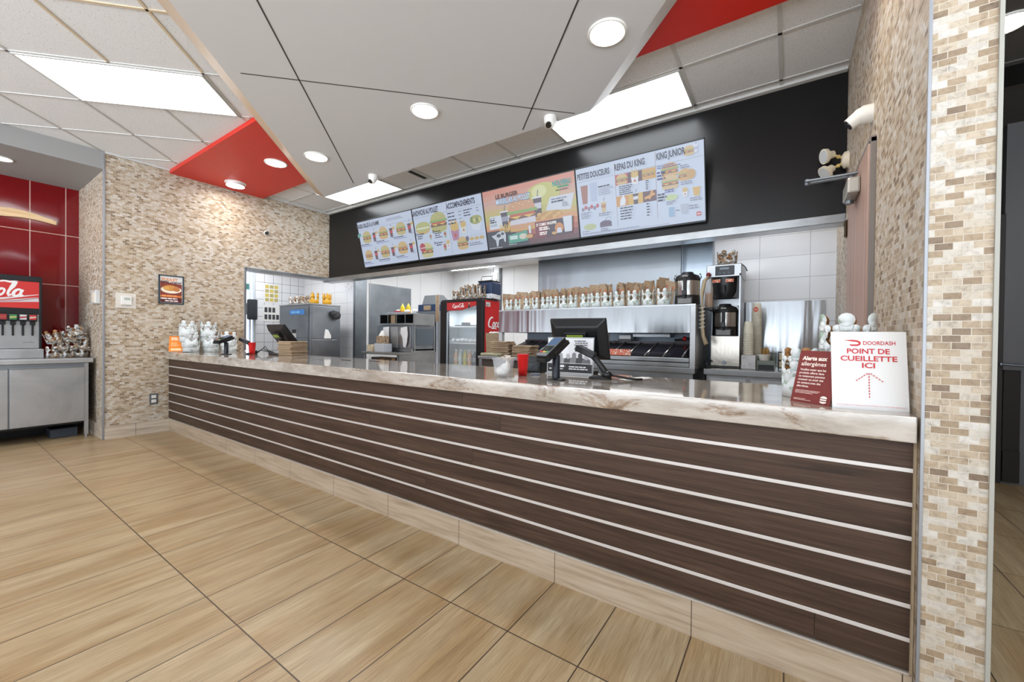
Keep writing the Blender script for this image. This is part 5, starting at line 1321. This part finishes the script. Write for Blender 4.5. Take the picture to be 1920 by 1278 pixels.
# on top of the fridge
for k in range(5):
    o = obj('paper_crown_hat', ME_crownd, [M_crownd], None, 0, .0012, (fx0 + .20 + .10*k, 2.19 + .03*(k % 2), FH+.021), (0, 0, .5*k)); o.scale = (.85, .85, (1.0, 1.35, 1.5, 1.55, 1.35)[k]*.95)
    tag(o, 'silver and dark crown on top of the drinks fridge, ' + ordn[k] + ' from the left', 'paper crown', 'dark crowns on the fridge')
t = thing('blue_bin', 'dark blue plastic box on the right side of the fridge top', 'box', (-2.80, 2.31, FH+.021), (0,0,0))
obj('bin_body', MB().prism([(-.105,-.08),(.105,-.08),(.115,.10),(-.115,.10)], .05, .205), M_navy, t, .01); obj('bin_lid', MB().box(-.11,.10,-.085,.105,.205,.225), M_blk, t, .006); obj('torn_liner', MB().box(-.108,.108,-.083,.103,0,.06), patchy('torn_white', (220,220,222), [(150,152,160)], 50, .5, .6), t, .006)
obj('wire_handle', MB().tube([(-.11,.0,.15),(-.125,.0,.25),(-.11,.0,.29),(.11,.0,.28),(.12,0,.2)], .004, 6), M_blk, t); obj('hanging_cord', MB().tube([(.03,.02,.225),(.035,.05,.4),(.05,.12,.58),(.06,.3,.93)], .004, 6), M_steeld, t)

# ------------------------------------------------------------------ left part of the kitchen
tb = thing('prep_table', 'stainless prep table left of the drinks fridge', 'table', (-5.36, 2.30, 0))
obj('tabletop', MB().box(0, .885, 0, .82, .885, .922), M_steel, tb, .004)
obj('under_shelf', MB().box(.03, .86, .03, .8, .30, .33), M_steeld, tb)
for x in (.03, .82):
    for y in (.03, .76): obj('leg', MB().cyl((x+.015, y+.015, 0), (x+.015, y+.015, .885), .018, n=14), M_steeld, tb)
obj('side_panel', MB().box(.87, .88, .03, .8, .3, .885), M_steel, tb)
single('carton_row', MB().box(-.3, .3, -.1, .1, 0, .5), patchy('dim_cartons', (70,50,36), [(150,110,60), (30,26,24)], 9, .5, .54), 'brown carton stored under the prep table', 'carton', (-4.93, 2.50, .331))
ZT = .923
eq = thing('toaster_unit', 'steel toaster cabinet on the prep table with white towels over its front', 'toaster', (-5.33, 2.57, ZT))
EW = .85
obj('cabinet', MB().box(0, EW, .02, .50, .02, .42), M_steeld, eq, .004); obj('base', MB().box(0, EW, .0, .50, 0, .05), M_steel, eq, .003)
obj('front_door', MB().box(.17, .53, .0, .02, .06, .40), M_steelg, eq, .003); obj('front_door', MB().box(.54, .82, .0, .02, .06, .40), M_steel, eq, .003)
obj('side_window', MB().box(EW, EW+.008, .08, .44, .10, .37), plain('steel_window', (110,120,130), .15, .8), eq)
for y in (.04, .46): obj('side_post', MB().box(EW, EW+.012, y, y+.025, .02, .42), M_steel, eq)
tw_m = plain('white_towel', (226,226,226), .8)
b = MB(); b.add([(.19,-.012,.385),(.335,-.014,.40),(.345,-.02,.26),(.33,-.016,.10),(.27,-.018,.12),(.235,-.02,.2),(.2,-.014,.28)], [(0,1,2,3,4,5,6)])
obj('hanging_towel', b, tw_m, eq, 0, .006); b = MB(); b.add([(.62,-.012,.38),(.76,-.012,.40),(.785,-.02,.28),(.77,-.018,.16),(.73,-.016,.07),(.69,-.02,.09),(.66,-.016,.22),(.61,-.014,.3)], [(0,1,2,3,4,5,6,7)]); obj('hanging_towel', b, tw_m, eq, 0, .006)
cb = thing('cubby_shelf', 'low steel pigeonhole shelf on top of the toaster cabinet', 'shelf', (-5.22, 2.55, ZT+.421))
b = MB(); b.box(0,.80,0,.44,0,.03).box(0,.80,0,.44,.165,.18).box(0,.80,.42,.44,.03,.165)
for x in (0, .19, .40, .60, .788): b.box(x, x+.012, 0, .42, .03, .165)
obj('shelf_case', b, M_steel, cb); obj('dark_lining', MB().box(.012,.79,.40,.418,.031,.164), plain('dark_inside', (40,40,42), .6), cb)
obj('side_sheet', MB().box(.80, .806, 0, .44, .0, .18), M_steel, cb)
single('small_carton', MB().box(-.05,.05,-.15,.15,0,.13), M_kraft, 'brown carton in the pigeonhole shelf', 'carton', (-5.22+.30, 2.72, ZT+.452))
for k, x in enumerate((-4.80, -4.665)):
    t = thing('sauce_bottle', 'yellow squeeze bottle on the pigeonhole shelf, the ' + ('left', 'right')[k] + ' one of two', 'bottle', (x, 2.66, ZT+.602), (0,0,0), 'yellow squeeze bottles')
    obj('bottle_body', MB().lathe([(.036, 0), (.038, .006), (.038, .095), (.026, .12)], 20), plain('squeeze_yellow', (206,180,40), .25), t); obj('nozzle', MB().lathe([(.024, .12), (.008, .155), (.004, .17)], 16), plain('nozzle_yellow', (226,206,80), .3), t); obj('sauce', MB().lathe([(.0383, .01), (.0383, .05)], 20, cap=False), plain('amber_sauce', (190,120,24), .3), t)
t = thing('tray_pile', 'white wrappers and trays heaped on the pigeonhole shelf', 'wrappers', (-4.90, 2.70, ZT+.602))
b = MB(); rd = random.Random(8)
for k in range(5): b.box(-.28+.02*k, .30-.02*k, -.10, .16, .006*k, .006*k+.005)
obj('tray', b, plain('tray_grey', (176,180,184), .5), t); b = MB()
for k in range(9): b.ball((rd.uniform(-.05,.38), rd.uniform(-.08,.1), .045), rd.uniform(.03,.05), 10, sz=.6)
obj('crumpled_wrapper', b, M_paper, t); obj('red_packet', MB().box(-.02,.1,-.11,-.05,.03,.05), plain('packet_red', (170,50,70), .5), t)
# things on the table front left
t = thing('wire_basket', 'woven wire basket of brown packets on the left of the prep table', 'basket', (-4.98, 2.43, ZT))
obj('carton_base', MB().prism([(-.13,-.07),(.1,-.07),(.14,.06),(-.1,.06)], 0, .13), plain('pale_carton', (176,180,186), .6), t, .004)
obj('packet_bundle', MB().box(-.11,.09,-.05,.05,.131,.25), patchy('wire_bound_kraft', (150,124,96), [(60,48,40), (190,166,136)], 40, .5, .54), t, .012)
obj('paper_cone', MB().cyl((-.03,0,.25), (-.01,0,.33), .05, .02, 14), M_paper, t)
single('paper_parcel', MB().prism([(-.09,-.06),(.08,-.07),(.06,.05),(-.05,.07)], 0, .11), patchy('cream_wrap', (206,190,164), [(176,156,130)], 20, .5, .6), 'cream paper parcel at the front left corner of the prep table', 'parcel', (-5.18, 2.40, ZT), bevel=.012)
st = thing('steel_wall_sheet', 'large stained steel sheet on the left kitchen wall', 'steel sheet', (-5.935, 2.88, 0))
obj('sheet', MB().box(0, .01, 0, .96, .9, 2.10), M_steeld, st); obj('sheet_edge', MB().box(0, .014, 0, .96, 2.10, 2.115).box(0, .014, -.015, 0, .9, 2.115), M_steel, st)
t = thing('lidded_machine', 'grey lidded kitchen machine standing behind the toaster cabinet', 'machine', (-4.84, 3.37, 0))
obj('machine_base', MB().box(-.3,.3,-.2,.25,0,1.60), M_steeld, t, .004); obj('machine_body', MB().box(-.2,.22,-.16,.16,1.6,1.72), M_navy, t, .006)
b = MB(); b.prism([(-.1,0),(.16,0),(.16,.10),(.06,.17),(-.04,.17)], -.17, .20, 0, Matrix.Translation((0,0,1.72)) @ Matrix.Rotation(R90, 4, 'Z') @ Matrix.Rotation(R90, 4, 'X')); obj('slanted_lid', b, plain('grey_lid', (130,134,138), .3, .4), t, .006); obj('carton_label', MB().box(-.05,.12,-.172,-.161,1.62,1.70), M_kraft, t)
t = thing('paper_roll', 'tall brown paper roll standing behind the toaster cabinet', 'roll', (-4.12, 2.75, 0))
obj('roll', MB().lathe([(.028, 1.40), (.028, 1.80), (.01, 1.80)], 18), M_kraft, t); obj('stand', MB().lathe([(.09, 0), (.09, .02), (.02, .03), (.02, 1.40)], 18), M_steeld, t)
bx = thing('grey_locker', 'tall dull steel cabinet in the side kitchen seen through the opening', 'cabinet', (-6.85, 1.75, 0))
obj('cabinet_body', MB().box(0, .95, .012, .53, .0, 1.655), M_steeld, bx, .004); obj('cabinet_top', MB().box(-.005, .957, .0, .535, 1.655, 1.675), M_steelg, bx, .003)
obj('front_door', MB().box(.05, .90, .0, .012, 1.13, 1.62), M_steeld, bx, .004); obj('front_door', MB().box(.05, .90, .0, .012, .1, 1.115), M_steeld, bx, .004)
obj('side_panel', MB().box(.95, .956, .04, .48, 1.12, 1.63), M_steeld, bx, .003); obj('side_panel', MB().box(.95, .956, .04, .48, .1, 1.10), M_steeld, bx, .003)
obj('front_latch', MB().box(.45,.56,-.012,0,1.20,1.26), M_blk, bx, .004); obj('blue_label', MB().box(.36,.80,-.003,.0,1.50,1.58), plain('label_blue', (56,120,190), .5), bx)
g = G2(False, .0004); g.bars(.40, 1.52, .34, (120,176,226), 1, .036); o = g.obj('lettering', bx); o.location = (0, -.003, 0); o.rotation_euler = (R90, 0, 0)
obj('note', MB().box(.44,.56,-.002,.0,1.13,1.25), M_paper, bx); obj('note', MB().prism([(.24,1.12),(.36,1.12),(.36,1.17),(.31,1.26),(.26,1.27)], .0, .002, 0, Matrix.Translation((.957,0,0)) @ Matrix.Rotation(R90, 4, 'Z') @ Matrix.Rotation(R90, 4, 'X')), M_paper, bx)
obj('side_bundle', MB().ball((1.0, .43, 1.5), .075, 12, sz=.9, sx=.6).ball((1.0,.38,1.53), .05, 10), plain('dark_bundle', (54,54,58), .7), bx)
for k in range(6):
    g_ = k >= 4
    o = obj('paper_crown_hat', ME_crowng if g_ else ME_crownd, [M_gold], None, 0, .0012, ((-6.68, -6.52, -6.36, -6.2, -6.03, -5.965)[k], (1.90,1.90,1.92,1.92,1.90,2.08)[k], 1.676), (0, 0, .4*k)); o.scale = (1, 1, 1.5 if g_ else 1.1)
    tag(o, ('golden crown on the tall steel cabinet, ' + ('at its near corner', 'behind the other golden one')[k-4]) if g_ else ('silver and dark crown on the tall steel cabinet, ' + ordn[k] + ' from the left'), 'paper crown', 'crowns on the tall steel cabinet')
sw = (R90, 0, R90)
t = thing('instruction_chart', 'white chart with yellow food pictures on the small white tiles', 'chart', (-7.598, 1.99, 1.93), sw)
obj('sheet', MB().box(-.14,.12,-.17,.17,0,.003), M_paper, t); g = G2(False, .0032)
for i in range(3):
    for j in range(4): g.rect(-.12+.08*i, -.15+.08*j, -.055+.08*i, -.09+.08*j, (206,186,90) if (i+j) % 2 else (176,166,110))
g.obj('food_pictures', t)
t = thing('picture_chart', 'white sheet with small black pictures on the small white tiles', 'chart', (-7.598, 1.99, 1.55), sw)
obj('sheet', MB().box(-.15,.13,-.14,.16,0,.003), M_paper, t); g = G2(False, .0032)
for i in range(4):
    for j in range(2):
        if i + j*4 != 7: g.rect(-.13+.068*i, -.1+.13*j, -.08+.068*i, -.01+.13*j, (60,62,66))
g.obj('black_pictures', t)
t = thing('towel_dispenser', 'black paper towel dispenser beside the narrow bright window', 'dispenser', (-7.598, 1.61, 1.62), sw)
obj('case', MB().box(-.07,.09,-.19,.17,.052,.12), plain('charcoal_case', (44,50,56), .35), t, .02); obj('mount', MB().box(-.06,.08,-.1,.1,.0,.052), M_blk, t)
single('round_sticker', MB().lathe([(.055, 0), (.055, .003)], 28), plain('sticker_green', (60,120,110), .5), 'round green sticker on the narrow bright window', 'sticker', (-7.64, 1.60, 2.02), (0, R90, 0))
single('side_post', MB().box(-.05,.05,-.05,.05,0,2.6), plain('lilac_grey', (166,166,186), .5), 'grey post between the small tiles and the white side wall', 'post', (-7.45, 2.42, 0)) if False else None
single('paper_notice', MB().box(-.13,.13,-.002,0,-.11,.11), patchy('sketchy_paper', (222,222,226), [(176,172,182)], 26, .55, .62), 'pale printed notice high on the white tiles near the steel end cap', 'notice', (-6.13, 2.6, 2.02))
# ------------------------------------------------------------------ camera, world, view
cd = bpy.data.cameras.new('camera'); cam = bpy.data.objects.new('camera', cd); COL.objects.link(cam)
cd.sensor_width = 36; cd.lens = 761.213 / 1920 * 36; cd.clip_start = .02; cd.clip_end = 60
yaw, pit, rol = .5964, -.0091, .0117
fwd = Vector((-math.sin(yaw), math.cos(yaw), 0)); rt = Vector((math.cos(yaw), math.sin(yaw), 0)); up = Vector((0, 0, 1))
fw = fwd*math.cos(pit) + up*math.sin(pit); u0 = up*math.cos(pit) - fwd*math.sin(pit)
r2 = rt*math.cos(rol) + u0*math.sin(rol); u2 = u0*math.cos(rol) - rt*math.sin(rol)
M = Matrix((( r2.x, u2.x, -fw.x), (r2.y, u2.y, -fw.y), (r2.z, u2.z, -fw.z))).to_4x4(); M.translation = (.2992, -1.7272, 1.1739)
cam.matrix_world = M; scene.camera = cam
w = bpy.data.worlds.new('daylight'); scene.world = w; w.use_nodes = True
nt = w.node_tree; bg = nt.nodes['Background']
# daylight from behind the camera, made far brighter below the horizon to lift the ceiling
tc = N(nt, 'ShaderNodeTexCoord'); sp = N(nt, 'ShaderNodeSeparateXYZ'); nt.links.new(tc.outputs['Generated'], sp.inputs[0])
mr = N(nt, 'ShaderNodeMapRange'); nt.links.new(sp.outputs['Z'], mr.inputs[0]); mr.inputs[1].default_value = -.12; mr.inputs[2].default_value = .05; mr.inputs[3].default_value = 7.5; mr.inputs[4].default_value = 1.15
nt.links.new(mr.outputs[0], bg.inputs[1]); bg.inputs[0].default_value = (.87, .955, 1.05, 1)
scene.view_settings.view_transform = 'Standard'; scene.view_settings.look = 'None'; scene.view_settings.gamma = 1; scene.view_settings.use_curve_mapping = False
scene.view_settings.exposure = 0.1
scene.cycles.max_bounces = 8; scene.cycles.diffuse_bounces = 4; scene.cycles.glossy_bounces = 4; scene.cycles.transparent_max_bounces = 12
scene.cycles.sample_clamp_indirect = 6; scene.cycles.use_denoising = True
